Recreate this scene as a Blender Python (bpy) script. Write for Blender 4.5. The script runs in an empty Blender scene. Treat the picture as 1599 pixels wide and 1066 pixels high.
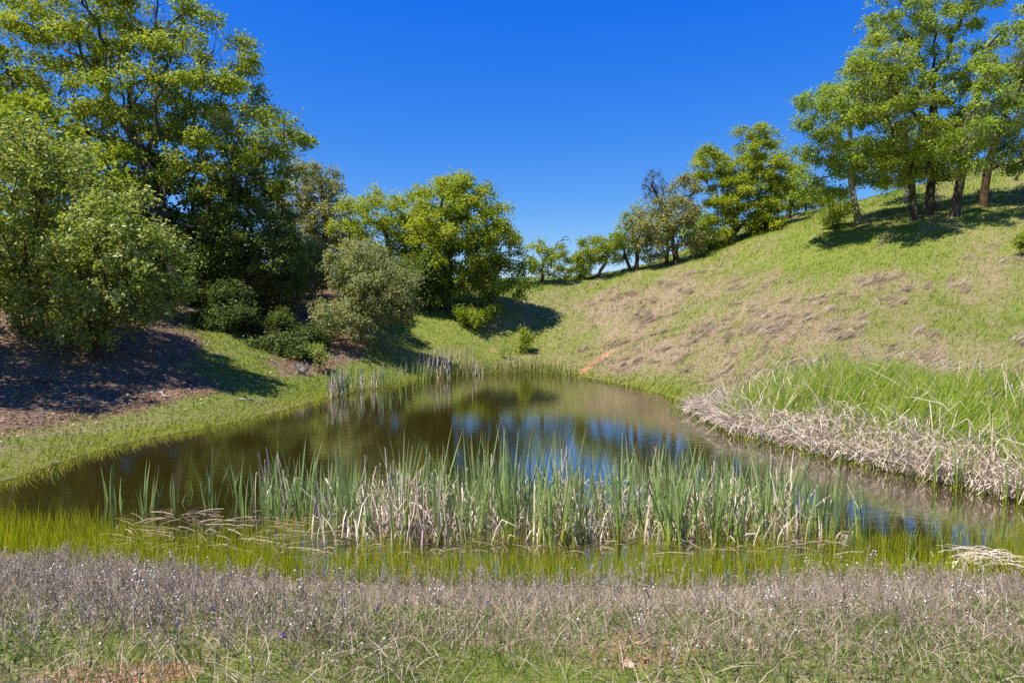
import bpy, math, random
import numpy as np
from mathutils import Vector

# ------------------------------------------------------------------ camera, sky, sun, exposure
S = bpy.context.scene
COL = S.collection
CAM_Z = 3.4                      # eye height above the water
F = 1000.0                       # focal length in pixels of the 1599 px wide photograph
PITCH = math.atan((533 - 480) / F)
cd = bpy.data.cameras.new("camera")
cam = bpy.data.objects.new("camera", cd)
COL.objects.link(cam)
cd.sensor_width = 36.0
cd.lens = 36.0 * F / 1599.0
cd.clip_start, cd.clip_end = 0.05, 3000
cam.location = (0, 0, CAM_Z)
cam.rotation_euler = (math.pi / 2 - PITCH, 0, 0)
S.camera = cam

SUN_EL, SUN_AZ = math.radians(59), math.radians(56)   # azimuth the light travels to, from +Y towards +X
LIGHT = Vector((math.sin(SUN_AZ) * math.cos(SUN_EL), math.cos(SUN_AZ) * math.cos(SUN_EL), -math.sin(SUN_EL)))
w = bpy.data.worlds.new("World")
S.world = w
w.use_nodes = True
nt = w.node_tree
sky = nt.nodes.new("ShaderNodeTexSky")
sky.sky_type = 'NISHITA'
sky.sun_disc = False
sky.sun_elevation = SUN_EL
sky.sun_rotation = SUN_AZ + math.pi
sky.altitude = 600
sky.air_density = 1.0
sky.dust_density = 0.0
sky.ozone_density = 4.0
hsv = nt.nodes.new("ShaderNodeHueSaturation")
hsv.inputs['Saturation'].default_value = 1.18
nt.links.new(sky.outputs[0], hsv.inputs['Color'])
sep = nt.nodes.new("ShaderNodeSeparateColor")
com = nt.nodes.new("ShaderNodeCombineColor")
nt.links.new(hsv.outputs[0], sep.inputs[0])
for ch, (k_, g_, o_) in enumerate(((0.329, 1.2, -0.125), (0.433, 1.0, 0.0), (2.45, 0.22, 0.0))):   # a deeper, more even clear-sky blue
    pw = nt.nodes.new("ShaderNodeMath")
    pw.operation = 'POWER'
    pw.inputs[1].default_value = g_
    ml_ = nt.nodes.new("ShaderNodeMath")
    ml_.operation = 'MULTIPLY_ADD'
    ml_.inputs[1].default_value = k_
    ml_.inputs[2].default_value = o_
    mx_ = nt.nodes.new("ShaderNodeMath")
    mx_.operation = 'MAXIMUM'
    mx_.inputs[1].default_value = 0.004
    nt.links.new(ml_.outputs[0], mx_.inputs[0])
    nt.links.new(sep.outputs[ch], pw.inputs[0])
    nt.links.new(pw.outputs[0], ml_.inputs[0])
    nt.links.new(mx_.outputs[0], com.inputs[ch])
nt.links.new(com.outputs[0], nt.nodes["Background"].inputs[0])
nt.nodes["Background"].inputs[1].default_value = 0.12
sd = bpy.data.lights.new("sun", 'SUN')
sun = bpy.data.objects.new("sun", sd)
COL.objects.link(sun)
sd.energy = 4.1
sd.angle = math.radians(0.53)
sd.color = (1.0, 0.94, 0.83)
sun.rotation_euler = LIGHT.to_track_quat('-Z', 'Y').to_euler()
sun.location = (-20, -40, 50)
S.view_settings.view_transform = 'Standard'
S.view_settings.look = 'None'
S.view_settings.gamma = 1
S.view_settings.exposure = 1.08
S.view_settings.use_curve_mapping = False
S.cycles.max_bounces = 6
S.cycles.diffuse_bounces = 4
S.cycles.glossy_bounces = 3
S.cycles.transmission_bounces = 3
S.cycles.transparent_max_bounces = 6
S.cycles.caustics_reflective = False
S.cycles.caustics_refractive = False
S.cycles.use_denoising = False
S.cycles.denoising_input_passes = 'RGB_ALBEDO_NORMAL'
S.cycles.sample_clamp_indirect = 6

# ------------------------------------------------------------------ helpers: layout
CP, SP = math.cos(PITCH), math.sin(PITCH)


def at(u, v, d):
    """point seen at photograph pixel (u, v), d metres ahead"""
    a, b = (u - 799.5) / F, (533 - v) / F
    dx, dy, dz = a, CP + b * SP, -SP + b * CP
    t = d / dy
    return np.array([dx * t, d, CAM_Z + dz * t])


def project(P):
    x, y, z = P[..., 0], P[..., 1], P[..., 2] - CAM_Z
    fy = y * CP - z * SP
    fz = y * SP + z * CP
    fy = np.where(fy < 0.05, 0.05, fy)
    return 799.5 + F * x / fy, 533 - F * fz / fy


_rngs = np.random.default_rng(5)
_TAB = _rngs.random((16, 256, 256))


def vnoise(x, y, seed=0):
    t = _TAB[seed % 16]
    xi, yi = np.floor(x).astype(int), np.floor(y).astype(int)
    fx, fy = x - xi, y - yi
    fx, fy = fx * fx * (3 - 2 * fx), fy * fy * (3 - 2 * fy)
    a, b = t[xi & 255, yi & 255], t[(xi + 1) & 255, yi & 255]
    c, d = t[xi & 255, (yi + 1) & 255], t[(xi + 1) & 255, (yi + 1) & 255]
    return (a * (1 - fx) + b * fx) * (1 - fy) + (c * (1 - fx) + d * fx) * fy


def fbm(x, y, seed=0, octs=4):
    s, amp, tot = 0, 1.0, 0
    for k in range(octs):
        s = s + amp * vnoise(x * 2 ** k + 17.3 * k, y * 2 ** k + 9.1 * k, seed + k)
        tot += amp
        amp *= 0.5
    return s / tot


def sstep(a, b, x):
    t = np.clip((x - a) / (b - a), 0, 1)
    return t * t * (3 - 2 * t)


# ------------------------------------------------------------------ terrain
def wpt(u, v):                   # pixel on the water plane
    d = CAM_Z * F / (v - 480.0)
    p = at(u, v, d)
    return p[0] * 1.0, p[1]


SHORE = [wpt(*q) for q in [(35, 748), (110, 720), (200, 694), (290, 676), (370, 660), (450, 640), (510, 622), (580, 606),
                           (660, 592), (740, 584), (830, 580), (880, 584), (930, 593), (985, 604), (1035, 617), (1070, 634),
                           (1085, 648), (1150, 682), (1250, 706), (1400, 742), (1500, 766), (1599, 788)]]
SHORE += [(10.6, 10.4), (12.2, 9.4), (12.6, 8.6), (11, 8.1), (8.2, 8.0), (5, 7.75), (2, 7.7), (-1, 7.75), (-3.5, 8.0), (-6, 8.5),
          (-8.0, 9.1), (-9.6, 10.0), (-10.3, 11.2)]
SHORE = np.array(SHORE)


def pond_sd(x, y):
    """signed distance to the shoreline, negative over the water"""
    x, y = np.asarray(x, float), np.asarray(y, float)
    best = np.full(x.shape, 1e9)
    inside = np.zeros(x.shape, bool)
    n = len(SHORE)
    for i in range(n):
        ax, ay = SHORE[i]
        bx, by = SHORE[(i + 1) % n]
        ex, ey = bx - ax, by - ay
        t = np.clip(((x - ax) * ex + (y - ay) * ey) / (ex * ex + ey * ey), 0, 1)
        best = np.minimum(best, np.hypot(x - ax - t * ex, y - ay - t * ey))
        c = ((ay > y) != (by > y))
        with np.errstate(divide='ignore', invalid='ignore'):
            xc = ex * (y - ay) / (ey if ey else 1e-9) + ax
        inside ^= c & (x < xc)
    return np.where(inside, -best, best)


ctrl = []
for x, y in SHORE:
    ctrl.append((x, y, 0.0))
for q in [(0, 700, 13.6), (0, 650, 16), (0, 600, 18.5), (0, 545, 21), (0, 500, 24), (150, 545, 22), (150, 620, 19), (300, 600, 21.5),
          (290, 480, 33), (420, 600, 23.5), (450, 560, 28), (500, 592, 26.2), (570, 538, 31.5), (650, 548, 36), (690, 482, 41),
          (430, 470, 40), (500, 450, 46), (790, 545, 38.5), (760, 505, 40.5), (840, 505, 42), (830, 560, 37), (825, 441, 50), (880, 437, 51), (930, 431, 52),
          (1015, 416, 53), (900, 465, 46.5), (870, 444, 60), (960, 436, 64), (1100, 597, 25.5), (1180, 590, 22.5), (1250, 598, 19.5), (1400, 612, 17.5),
          (1599, 640, 14.5), (1500, 585, 19.5), (1599, 560, 19.5), (1599, 500, 25), (1400, 500, 27), (1599, 400, 33.5), (1599, 330, 42),
          (1599, 248, 58), (1490, 336, 42), (1340, 349, 46), (1200, 372, 50), (1055, 418, 49.5), (1055, 500, 38.5), (1000, 560, 31.5),
          (950, 540, 38), (930, 488, 43), (1250, 480, 34), (1250, 420, 42), (1400, 400, 38), (1260, 332, 63), (1180, 348, 64),
          (1110, 384, 58), (200, 400, 48), (0, 385, 46), (330, 425, 48)]:
    p = at(*q)
    ctrl.append(tuple(p))
ctrl += [(0, 0, 1.72), (-3, 2.9, 1.68), (3, 2.9, 1.68), (-9, 2, 1.7), (10, 2, 1.72), (-18, 2, 1.9), (20, 2, 2.1), (0, 5.3, 0.86), (-5, 5.6, 0.86),
         (6, 5.6, 0.86), (-10, 7, 0.8), (12, 6, 0.9), (0, -6, 1.4), (-15, -6, 1.5), (18, -6, 1.8), (-14, 9, 1.0), (16, 8, 1.2), (-22, 12, 2.6), (19, 12, 2.3),
         (30, 18, 6.0), (-30, 20, 4.8), (-40, 40, 10), (60, 40, 18), (55, 70, 17), (30, 90, 11), (0, 100, 5), (-30, 90, 8), (-50, 70, 11)]
ctrl = np.array(ctrl, float)
_cx, _cz = ctrl[:, :2] / 30.0, ctrl[:, 2]


def _phi(r2):
    return np.where(r2 > 0, 0.5 * r2 * np.log(np.maximum(r2, 1e-12)), 0)


_n = len(ctrl)
_A = np.zeros((_n + 3, _n + 3))
_r2 = ((_cx[:, None] - _cx[None]) ** 2).sum(-1)
_A[:_n, :_n] = _phi(_r2) + np.eye(_n) * 0.0012
_A[:_n, _n] = 1
_A[:_n, _n + 1:] = _cx
_A[_n:, :_n] = _A[:_n, _n:].T
_W = np.linalg.solve(_A, np.concatenate([_cz, np.zeros(3)]))


def tps(x, y):
    shp = x.shape
    x, y = x.ravel() / 30.0, y.ravel() / 30.0
    out = np.empty(len(x))
    for i in range(0, len(x), 20000):
        X = np.stack([x[i:i + 20000], y[i:i + 20000]], 1)
        r2 = ((X[:, None] - _cx[None]) ** 2).sum(-1)
        out[i:i + 20000] = _phi(r2) @ _W[:_n] + _W[_n] + X @ _W[_n + 1:]
    return out.reshape(shp)


def scar(x, y):                  # the eroded cut above the far shore
    a, b = np.array([2.9, 31.6]), np.array([5.6, 36.2])
    e = b - a
    t = ((x - a[0]) * e[0] + (y - a[1]) * e[1]) / (e @ e)
    dd = ((x - a[0]) * e[1] - (y - a[1]) * e[0]) / np.linalg.norm(e)
    w_ = 0.16 + 0.30 * fbm(x / 0.8, y / 0.8, 13, 2)
    return np.exp(-(dd / w_) ** 2) * sstep(-0.1, 0.15, t) * sstep(1.1, 0.9, t) * sstep(0.12, 0.40, fbm(x / 0.45 + 5, y / 0.45, 14, 2))


def ground(x, y):
    x, y = np.atleast_1d(np.asarray(x, float)), np.atleast_1d(np.asarray(y, float))
    xc, yc = np.clip(x, -48, 62), np.clip(y, -8, 95)
    out = np.hypot(x - xc, y - yc)
    z = tps(xc, yc) - 0.12 * np.minimum(out, 120)
    sd = pond_sd(x, y)
    sq, ss = -x * 0.83 + y * 0.55, x * 0.55 + y * 0.83
    terr = (fbm(ss / 3.2, sq / 0.75, 9, 3) - 0.5) * 0.34 * sstep(2, 7, x) * sstep(14, 20, y)
    bump = terr + (fbm(x / 1.7, y / 1.7, 1, 4) - 0.5) * 0.34 + (fbm(x / 7, y / 7, 4, 2) - 0.5) * 0.5 * sstep(12, 25, y)
    land = np.maximum(z, 0.02) + bump * sstep(0.1, 3.0, sd)
    k = 1 - np.exp(-np.maximum(sd, 0) / 1.0)
    zl = k * np.maximum(land, 0.03) + 0.03 * np.minimum(sd, 1.5)
    zw = -np.minimum(0.10 * -sd + 0.02 * sd * sd, 0.9)
    z = np.where(sd > 0, zl, zw)
    return z - 0.28 * scar(x, y)


def hit(u, v, d0=4.0, d1=110.0):
    """where the pixel's line of sight meets the ground (or the water)"""
    d = np.linspace(d0, d1, 900)
    P = np.array([at(u, v, q) for q in d])
    g = np.maximum(ground(P[:, 0], P[:, 1]), 0)
    k = np.argmax(P[:, 2] < g)
    return P[k] if P[k, 2] < g[k] else P[-1]


def gz(x, y):
    return float(ground(x, y)[0])


# ------------------------------------------------------------------ helpers: meshes
class Geo:
    def __init__(self):
        self.V, self.T, self.A, self.H, self.n = [], [], [], [], 0

    def add(self, V, T, tone, h):
        V = np.asarray(V, float).reshape(-1, 3)
        self.V.append(V)
        self.T.append(np.asarray(T).reshape(-1, 3) + self.n)
        self.A.append(np.broadcast_to(tone, (len(V),)))
        self.H.append(np.broadcast_to(h, (len(V),)))
        self.n += len(V)

    def mesh(self, name, mat, smooth=False):
        V = np.concatenate(self.V)
        T = np.concatenate(self.T)
        me = bpy.data.meshes.new(name)
        me.vertices.add(len(V))
        me.vertices.foreach_set('co', V.astype(np.float32).ravel())
        me.loops.add(T.size)
        me.loops.foreach_set('vertex_index', T.astype(np.int32).ravel())
        me.polygons.add(len(T))
        me.polygons.foreach_set('loop_start', np.arange(0, T.size, 3, dtype=np.int32))
        if smooth:
            me.polygons.foreach_set('use_smooth', np.ones(len(T), bool))
        for nm, L in (('tone', self.A), ('h', self.H)):
            a = me.attributes.new(nm, 'FLOAT', 'POINT')
            a.data.foreach_set('value', np.concatenate(L).astype(np.float32))
        me.update(calc_edges=True)
        me.materials.append(mat)
        return me

    def build(self, name, mat, parent=None, smooth=False):
        return link(name, self.mesh(name, mat, smooth), parent)


def link(name, data, parent=None):
    o = bpy.data.objects.new(name, data)
    COL.objects.link(o)
    if parent is not None:
        o.parent = parent
    return o


def tag(o, label=None, cat=None, group=None, kind=None):
    for k, val in (('label', label), ('category', cat), ('group', group), ('kind', kind)):
        if val:
            o[k] = val
    return o


def empty(name, loc, rz=0.0):
    o = link(name, None)
    o.location = tuple(float(q) for q in loc)
    o.rotation_euler = (0, 0, rz)
    o.empty_display_size = 0.2
    return o


def unit(v):
    return v / np.maximum(np.linalg.norm(v, axis=-1, keepdims=True), 1e-9)


def ribbons(G, pts, wid, tone, rng, pointed=True, hval=None, side=None):
    """pts (N,K,3), wid (N,K): flat blades, stalks and leaves"""
    N, K = pts.shape[:2]
    if N == 0:
        return
    ax = unit(pts[:, -1] - pts[:, 0])
    if side is None:
        r = rng.normal(size=(N, 3))
        side = unit(np.cross(ax, r))
    s = side[:, None, :] * wid[..., None] * 0.5
    h = np.linspace(0, 1, K) if hval is None else hval
    if pointed:
        V = np.empty((N, 2 * K - 1, 3))
        V[:, 0:2 * K - 2:2] = (pts - s)[:, :-1]
        V[:, 1:2 * K - 2:2] = (pts + s)[:, :-1]
        V[:, -1] = pts[:, -1]
        hh = np.concatenate([np.repeat(h[:-1], 2), h[-1:]])
        t = []
        for k in range(K - 2):
            a = 2 * k
            t += [(a, a + 1, a + 3), (a, a + 3, a + 2)]
        a = 2 * (K - 2)
        t += [(a, a + 1, a + 2)]
    else:
        V = np.empty((N, 2 * K, 3))
        V[:, 0::2] = pts - s
        V[:, 1::2] = pts + s
        hh = np.repeat(h, 2)
        t = []
        for k in range(K - 1):
            a = 2 * k
            t += [(a, a + 1, a + 3), (a, a + 3, a + 2)]
    m = V.shape[1]
    T = (np.array(t)[None] + (np.arange(N) * m)[:, None, None]).reshape(-1, 3)
    G.add(V.reshape(-1, 3), T, np.repeat(np.broadcast_to(tone, (N,)), m), np.tile(hh, N))


def blades(G, P, h, wd, rng, lean=0.35, tone=None, segs=3, wind=(0.0, 0.0)):
    N = len(P)
    if N == 0:
        return
    az = rng.random(N) * 2 * np.pi
    ln = rng.random(N) * lean
    d = np.stack([np.cos(az) * ln + wind[0], np.sin(az) * ln + wind[1], np.ones(N)], 1)
    k = np.linspace(0, 1, segs)
    pts = np.empty((N, segs, 3))
    for i, q in enumerate(k):
        pts[:, i, :2] = P[:, :2] + d[:, :2] * (q ** 1.6 * h)[:, None]
        pts[:, i, 2] = P[:, 2] + h * q * (1 - 0.25 * ln * q)
    wid = wd[:, None] * (1 - 0.55 * k)[None]
    ribbons(G, pts, wid, rng.random(N) if tone is None else tone, rng, True)


def leaves(G, C, length, width, rng, tone, up=0.6, out=None, droop=0.0):
    N = len(C)
    nrm = rng.normal(size=(N, 3))
    nrm[:, 2] += up * 1.5
    if out is not None:
        nrm += out
    nrm = unit(nrm)
    d = unit(np.cross(nrm, rng.normal(size=(N, 3))))
    d[:, 2] -= droop
    d = unit(d)
    s = unit(np.cross(d, nrm))
    L, W = length[:, None], width[:, None]
    fold = nrm * W * 0.25
    V = np.empty((N, 4, 3))
    V[:, 0] = C - d * L * 0.5
    V[:, 1] = C + s * W * 0.5 + fold + d * L * 0.05
    V[:, 2] = C + d * L * 0.5
    V[:, 3] = C - s * W * 0.5 + fold + d * L * 0.05
    T = (np.array([(0, 1, 2), (0, 2, 3)])[None] + (np.arange(N) * 4)[:, None, None]).reshape(-1, 3)
    G.add(V.reshape(-1, 3), T, np.repeat(tone, 4), np.tile([0, .5, 1, .5], N))


def tube(G, pts, rad, rng, k=6, tone=0.5, rough=0.0):
    pts, rad = np.asarray(pts, float), np.asarray(rad, float)
    n = len(pts)
    tan = np.empty_like(pts)
    tan[1:-1] = pts[2:] - pts[:-2]
    tan[0], tan[-1] = pts[1] - pts[0], pts[-1] - pts[-2]
    tan = unit(tan)
    ref = np.array([1.0, 0, 0]) if abs(tan[0, 0]) < 0.8 else np.array([0, 1.0, 0])
    V = np.empty((n, k, 3))
    a = np.arange(k) * 2 * np.pi / k
    u = np.cross(tan[0], ref)
    u /= np.linalg.norm(u)
    for i in range(n):
        u = u - tan[i] * (u @ tan[i])
        u /= max(np.linalg.norm(u), 1e-9)
        v = np.cross(tan[i], u)
        r = rad[i] * (1 + rough * (rng.random(k) - 0.5))
        V[i] = pts[i] + (np.cos(a) * r)[:, None] * u + (np.sin(a) * r)[:, None] * v
    t = []
    for i in range(n - 1):
        for j in range(k):
            b, c = i * k + j, i * k + (j + 1) % k
            t += [(b, c, c + k), (b, c + k, b + k)]
    for j in range(1, k - 1):
        e = (n - 1) * k
        t.append((e, e + j, e + j + 1))
    G.add(V.reshape(-1, 3), t, tone, np.repeat(np.linspace(0, 1, n), k))


# ------------------------------------------------------------------ materials
def new_mat(name):
    m = bpy.data.materials.new(name)
    m.use_nodes = True
    t = m.node_tree
    t.nodes.clear()
    return m, t, t.nodes, t.links


def ramp(t, fac, stops):
    n = t.nodes.new("ShaderNodeValToRGB")
    e = n.color_ramp.elements
    e[0].position, e[0].color = stops[0][0], (*stops[0][1], 1)
    e[1].position, e[1].color = stops[-1][0], (*stops[-1][1], 1)
    for p, c in stops[1:-1]:
        q = e.new(p)
        q.color = (*c, 1)
    t.links.new(fac, n.inputs[0])
    return n.outputs[0]


def attr(t, name):
    n = t.nodes.new("ShaderNodeAttribute")
    n.attribute_name = name
    return n.outputs['Fac']


def noise(t, scale, detail=4, vec=None, rough=0.55):
    n = t.nodes.new("ShaderNodeTexNoise")
    n.inputs['Scale'].default_value = scale
    n.inputs['Detail'].default_value = detail
    n.inputs['Roughness'].default_value = rough
    if vec is not None:
        t.links.new(vec, n.inputs['Vector'])
    return n.outputs[0]


def pos(t):
    return t.nodes.new("ShaderNodeNewGeometry").outputs['Position']


def mixc(t, fac, a, b, mode='MIX'):
    n = t.nodes.new("ShaderNodeMix")
    n.data_type = 'RGBA'
    n.blend_type = mode
    n.clamp_factor = True
    for s, v in ((n.inputs[0], fac), (n.inputs[6], a), (n.inputs[7], b)):
        if isinstance(v, (int, float)):
            s.default_value = v
        elif isinstance(v, tuple):
            s.default_value = (*v, 1)
        else:
            t.links.new(v, s)
    return n.outputs[2]


def math_n(t, op, a, b=0.0, c=0.0):
    n = t.nodes.new("ShaderNodeMath")
    n.operation = op
    for s, v in zip(n.inputs, (a, b, c)):
        if isinstance(v, (int, float)):
            s.default_value = v
        else:
            t.links.new(v, s)
    return n.outputs[0]


def leaf_mat(name, stops, trans=(0.24, 0.32, 0.03), amount=0.48, rough=0.45, spec=0.2, key='tone', second=None):
    m, t, N, L = new_mat(name)
    c = ramp(t, attr(t, key), stops)
    if second:                                       # multiply by a second ramp along the other attribute
        c = mixc(t, 1.0, c, ramp(t, attr(t, second[0]), second[1]), 'MULTIPLY')
    p = N.new("ShaderNodeBsdfPrincipled")
    p.inputs['Roughness'].default_value = rough
    p.inputs['Specular IOR Level'].default_value = spec
    L.new(c, p.inputs['Base Color'])
    o = N.new("ShaderNodeOutputMaterial")
    if amount > 0:
        tr = N.new("ShaderNodeBsdfTranslucent")
        L.new(mixc(t, 0.6, c, trans), tr.inputs[0])
        mx = N.new("ShaderNodeMixShader")
        mx.inputs[0].default_value = amount
        L.new(p.outputs[0], mx.inputs[1])
        L.new(tr.outputs[0], mx.inputs[2])
        L.new(mx.outputs[0], o.inputs[0])
    else:
        L.new(p.outputs[0], o.inputs[0])
    return m


M = {}
M['oak'] = leaf_mat("oak_leaf", [(0, (0.070, 0.120, 0.010)), (0.4, (0.18, 0.26, 0.016)), (0.8, (0.33, 0.40, 0.026)), (1, (0.45, 0.48, 0.09))], trans=(0.36, 0.42, 0.02))
M['oak_lime'] = leaf_mat("oak_leaf_spring", [(0, (0.09, 0.14, 0.008)), (0.4, (0.22, 0.29, 0.014)), (0.8, (0.37, 0.43, 0.024)), (1, (0.54, 0.52, 0.07))], trans=(0.40, 0.46, 0.01))
M['oak_cool'] = leaf_mat("oak_leaf_cool", [(0, (0.085, 0.155, 0.014)), (0.4, (0.20, 0.31, 0.026)), (0.8, (0.34, 0.44, 0.045)), (1, (0.46, 0.52, 0.11))], trans=(0.36, 0.46, 0.03))
M['oak_grey'] = leaf_mat("oak_leaf_grey", [(0, (0.11, 0.125, 0.026)), (0.45, (0.25, 0.255, 0.055)), (1, (0.44, 0.42, 0.15))], trans=(0.34, 0.34, 0.08))
M['bay'] = leaf_mat("bay_leaf", [(0, (0.075, 0.125, 0.014)), (0.4, (0.19, 0.26, 0.034)), (0.8, (0.37, 0.42, 0.09)), (1, (0.62, 0.64, 0.28))], trans=(0.36, 0.42, 0.04), rough=0.36, spec=0.35)
M['shrub'] = leaf_mat("shrub_leaf", [(0, (0.085, 0.105, 0.026)), (0.4, (0.19, 0.215, 0.060)), (0.8, (0.33, 0.35, 0.13)), (1, (0.50, 0.50, 0.24))], trans=(0.34, 0.36, 0.07), rough=0.42, spec=0.25)
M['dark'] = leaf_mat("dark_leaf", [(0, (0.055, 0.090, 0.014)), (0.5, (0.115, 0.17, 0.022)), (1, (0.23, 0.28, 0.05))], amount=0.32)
M['deep'] = leaf_mat("dark_shade_leaf", [(0, (0.028, 0.048, 0.010)), (0.5, (0.065, 0.10, 0.018)), (1, (0.14, 0.18, 0.04))], amount=0.25)  # darkened leaves: shade painted into two west bank shrubs; mistletoe's own dark colour
M['lichen'] = leaf_mat("lichen", [(0, (0.20, 0.22, 0.14)), (1, (0.36, 0.38, 0.27))], trans=(0.3, 0.32, 0.2), rough=0.9, spec=0.1)


def bark_mat(name, a, b, moss):
    m, t, N, L = new_mat(name)
    p = pos(t)
    mp = N.new("ShaderNodeMapping")
    mp.inputs['Scale'].default_value = (1, 1, 0.25)
    L.new(p, mp.inputs[0])
    n1 = noise(t, 14, 5, mp.outputs[0])
    n2 = noise(t, 2.6, 4, p)
    c = ramp(t, n1, [(0.35, a), (0.65, b)])
    c = mixc(t, ramp(t, n2, [(0.5, (0, 0, 0)), (0.62, (1, 1, 1))]), c, moss)
    bs = N.new("ShaderNodeBsdfPrincipled")
    bs.inputs['Roughness'].default_value = 0.9
    bs.inputs['Specular IOR Level'].default_value = 0.2
    bm = N.new("ShaderNodeBump")
    bm.inputs['Strength'].default_value = 0.8
    bm.inputs['Distance'].default_value = 0.05
    L.new(n1, bm.inputs['Height'])
    L.new(bm.outputs[0], bs.inputs['Normal'])
    L.new(c, bs.inputs['Base Color'])
    o = N.new("ShaderNodeOutputMaterial")
    L.new(bs.outputs[0], o.inputs[0])
    return m


M['bark'] = bark_mat("oak_bark", (0.030, 0.024, 0.018), (0.085, 0.070, 0.052), (0.13, 0.13, 0.085))
M['bark_pale'] = bark_mat("pale_bark", (0.16, 0.14, 0.12), (0.42, 0.38, 0.33), (0.5, 0.48, 0.42))
M['bark_orange'] = bark_mat("scorched_bark", (0.035, 0.022, 0.015), (0.095, 0.058, 0.034), (0.13, 0.075, 0.038))
M['bark_brown'] = bark_mat("madrone_bark", (0.05, 0.032, 0.022), (0.13, 0.080, 0.052), (0.14, 0.11, 0.06))

GRASS_LUSH = [(0, (0.080, 0.125, 0.014)), (0.6, (0.16, 0.215, 0.030)), (1, (0.28, 0.28, 0.075))]
M['hill_grass'] = leaf_mat("hill_grass", [(0, (0.12, 0.185, 0.018)), (0.35, (0.23, 0.29, 0.036)), (0.65, (0.32, 0.31, 0.085)), (1, (0.41, 0.32, 0.18))], amount=0.34, rough=0.6, spec=0.1)
M['sedge'] = leaf_mat("sedge", [(0, (0.19, 0.25, 0.004)), (0.55, (0.40, 0.45, 0.010)), (1, (0.60, 0.56, 0.07))], trans=(0.52, 0.57, 0.01), amount=0.5,
                      rough=0.6, spec=0.08, second=('h', [(0, (0.5, 0.48, 0.4)), (0.4, (0.95, 0.95, 0.9)), (1, (1, 1, 1))]))
M['shore'] = leaf_mat("shore_grass", [(0, (0.16, 0.21, 0.014)), (0.55, (0.31, 0.35, 0.035)), (1, (0.48, 0.44, 0.13))], trans=(0.4, 0.45, 0.03), amount=0.4, rough=0.6, spec=0.1)
M['reed_green'] = leaf_mat("reed_green", [(0, (0.16, 0.26, 0.025)), (0.5, (0.33, 0.44, 0.05)), (0.85, (0.50, 0.55, 0.11)), (1, (0.62, 0.54, 0.26))], trans=(0.44, 0.52, 0.05), amount=0.44, rough=0.6, spec=0.1)
M['cattail'] = leaf_mat("cattail_leaf", [(0, (0.60, 0.58, 0.05)), (0.16, (0.48, 0.54, 0.08)), (0.42, (0.32, 0.43, 0.13)), (0.85, (0.31, 0.41, 0.17)), (1, (0.52, 0.50, 0.24))],
                         trans=(0.26, 0.40, 0.10), amount=0.4, rough=0.45, spec=0.3, key='h', second=('tone', [(0, (0.66, 0.70, 0.70)), (1, (1.15, 1.1, 0.98))]))
M['dead_reed'] = leaf_mat("dead_reed", [(0, (0.15, 0.095, 0.055)), (0.3, (0.46, 0.35, 0.25)), (1, (0.80, 0.69, 0.56))], trans=(0.4, 0.3, 0.2), amount=0.12, rough=0.7, spec=0.2) or leaf_mat("dead_reed_b", [(0, (0.196, 0.124, 0.068)), (0.35, (0.414, 0.297, 0.205)), (1, (0.667, 0.524, 0.400))], trans=(0.4, 0.3, 0.2), amount=0.12, rough=0.7, spec=0.25)
M['weed'] = leaf_mat("dry_weed", [(0, (0.13, 0.095, 0.066)), (0.5, (0.31, 0.245, 0.185)), (1, (0.56, 0.47, 0.38))], trans=(0.3, 0.25, 0.2), amount=0.08, rough=0.8, spec=0.12) or leaf_mat("dry_weed_b", [(0, (0.132, 0.094, 0.070)), (0.5, (0.270, 0.204, 0.165)), (1, (0.460, 0.369, 0.300))], trans=(0.3, 0.25, 0.2), amount=0.08, rough=0.8, spec=0.15)
M['seed'] = leaf_mat("seed_head", [(0, (0.42, 0.38, 0.36)), (1, (0.80, 0.77, 0.75))], amount=0, rough=0.8, spec=0.1)
M['straw'] = leaf_mat("straw", [(0, (0.22, 0.165, 0.115)), (0.5, (0.38, 0.30, 0.215)), (1, (0.56, 0.47, 0.36))], amount=0.15, trans=(0.45, 0.36, 0.22), rough=0.8, spec=0.1)
M['low_green'] = leaf_mat("low_herb", [(0, (0.052, 0.098, 0.016)), (0.6, (0.115, 0.175, 0.030)), (1, (0.22, 0.26, 0.06))], amount=0.25)
M['litter'] = leaf_mat("leaf_litter", [(0, (0.13, 0.072, 0.040)), (0.5, (0.32, 0.195, 0.115)), (0.85, (0.52, 0.36, 0.235)), (1, (0.72, 0.56, 0.41))], amount=0.05, rough=0.75, spec=0.15)
M['violet'] = leaf_mat("violet_petal", [(0, (0.06, 0.035, 0.22)), (1, (0.16, 0.10, 0.42))], trans=(0.1, 0.06, 0.4), amount=0.2, rough=0.6)


def simple_rock():
    m, t, N, L = new_mat("rock")
    c = ramp(t, noise(t, 18, 5, pos(t)), [(0.3, (0.22, 0.13, 0.075)), (0.7, (0.50, 0.36, 0.25))])
    b = N.new("ShaderNodeBsdfPrincipled")
    b.inputs['Roughness'].default_value = 0.9
    L.new(c, b.inputs['Base Color'])
    o = N.new("ShaderNodeOutputMaterial")
    L.new(b.outputs[0], o.inputs[0])
    return m


M['rock'] = simple_rock()


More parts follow.
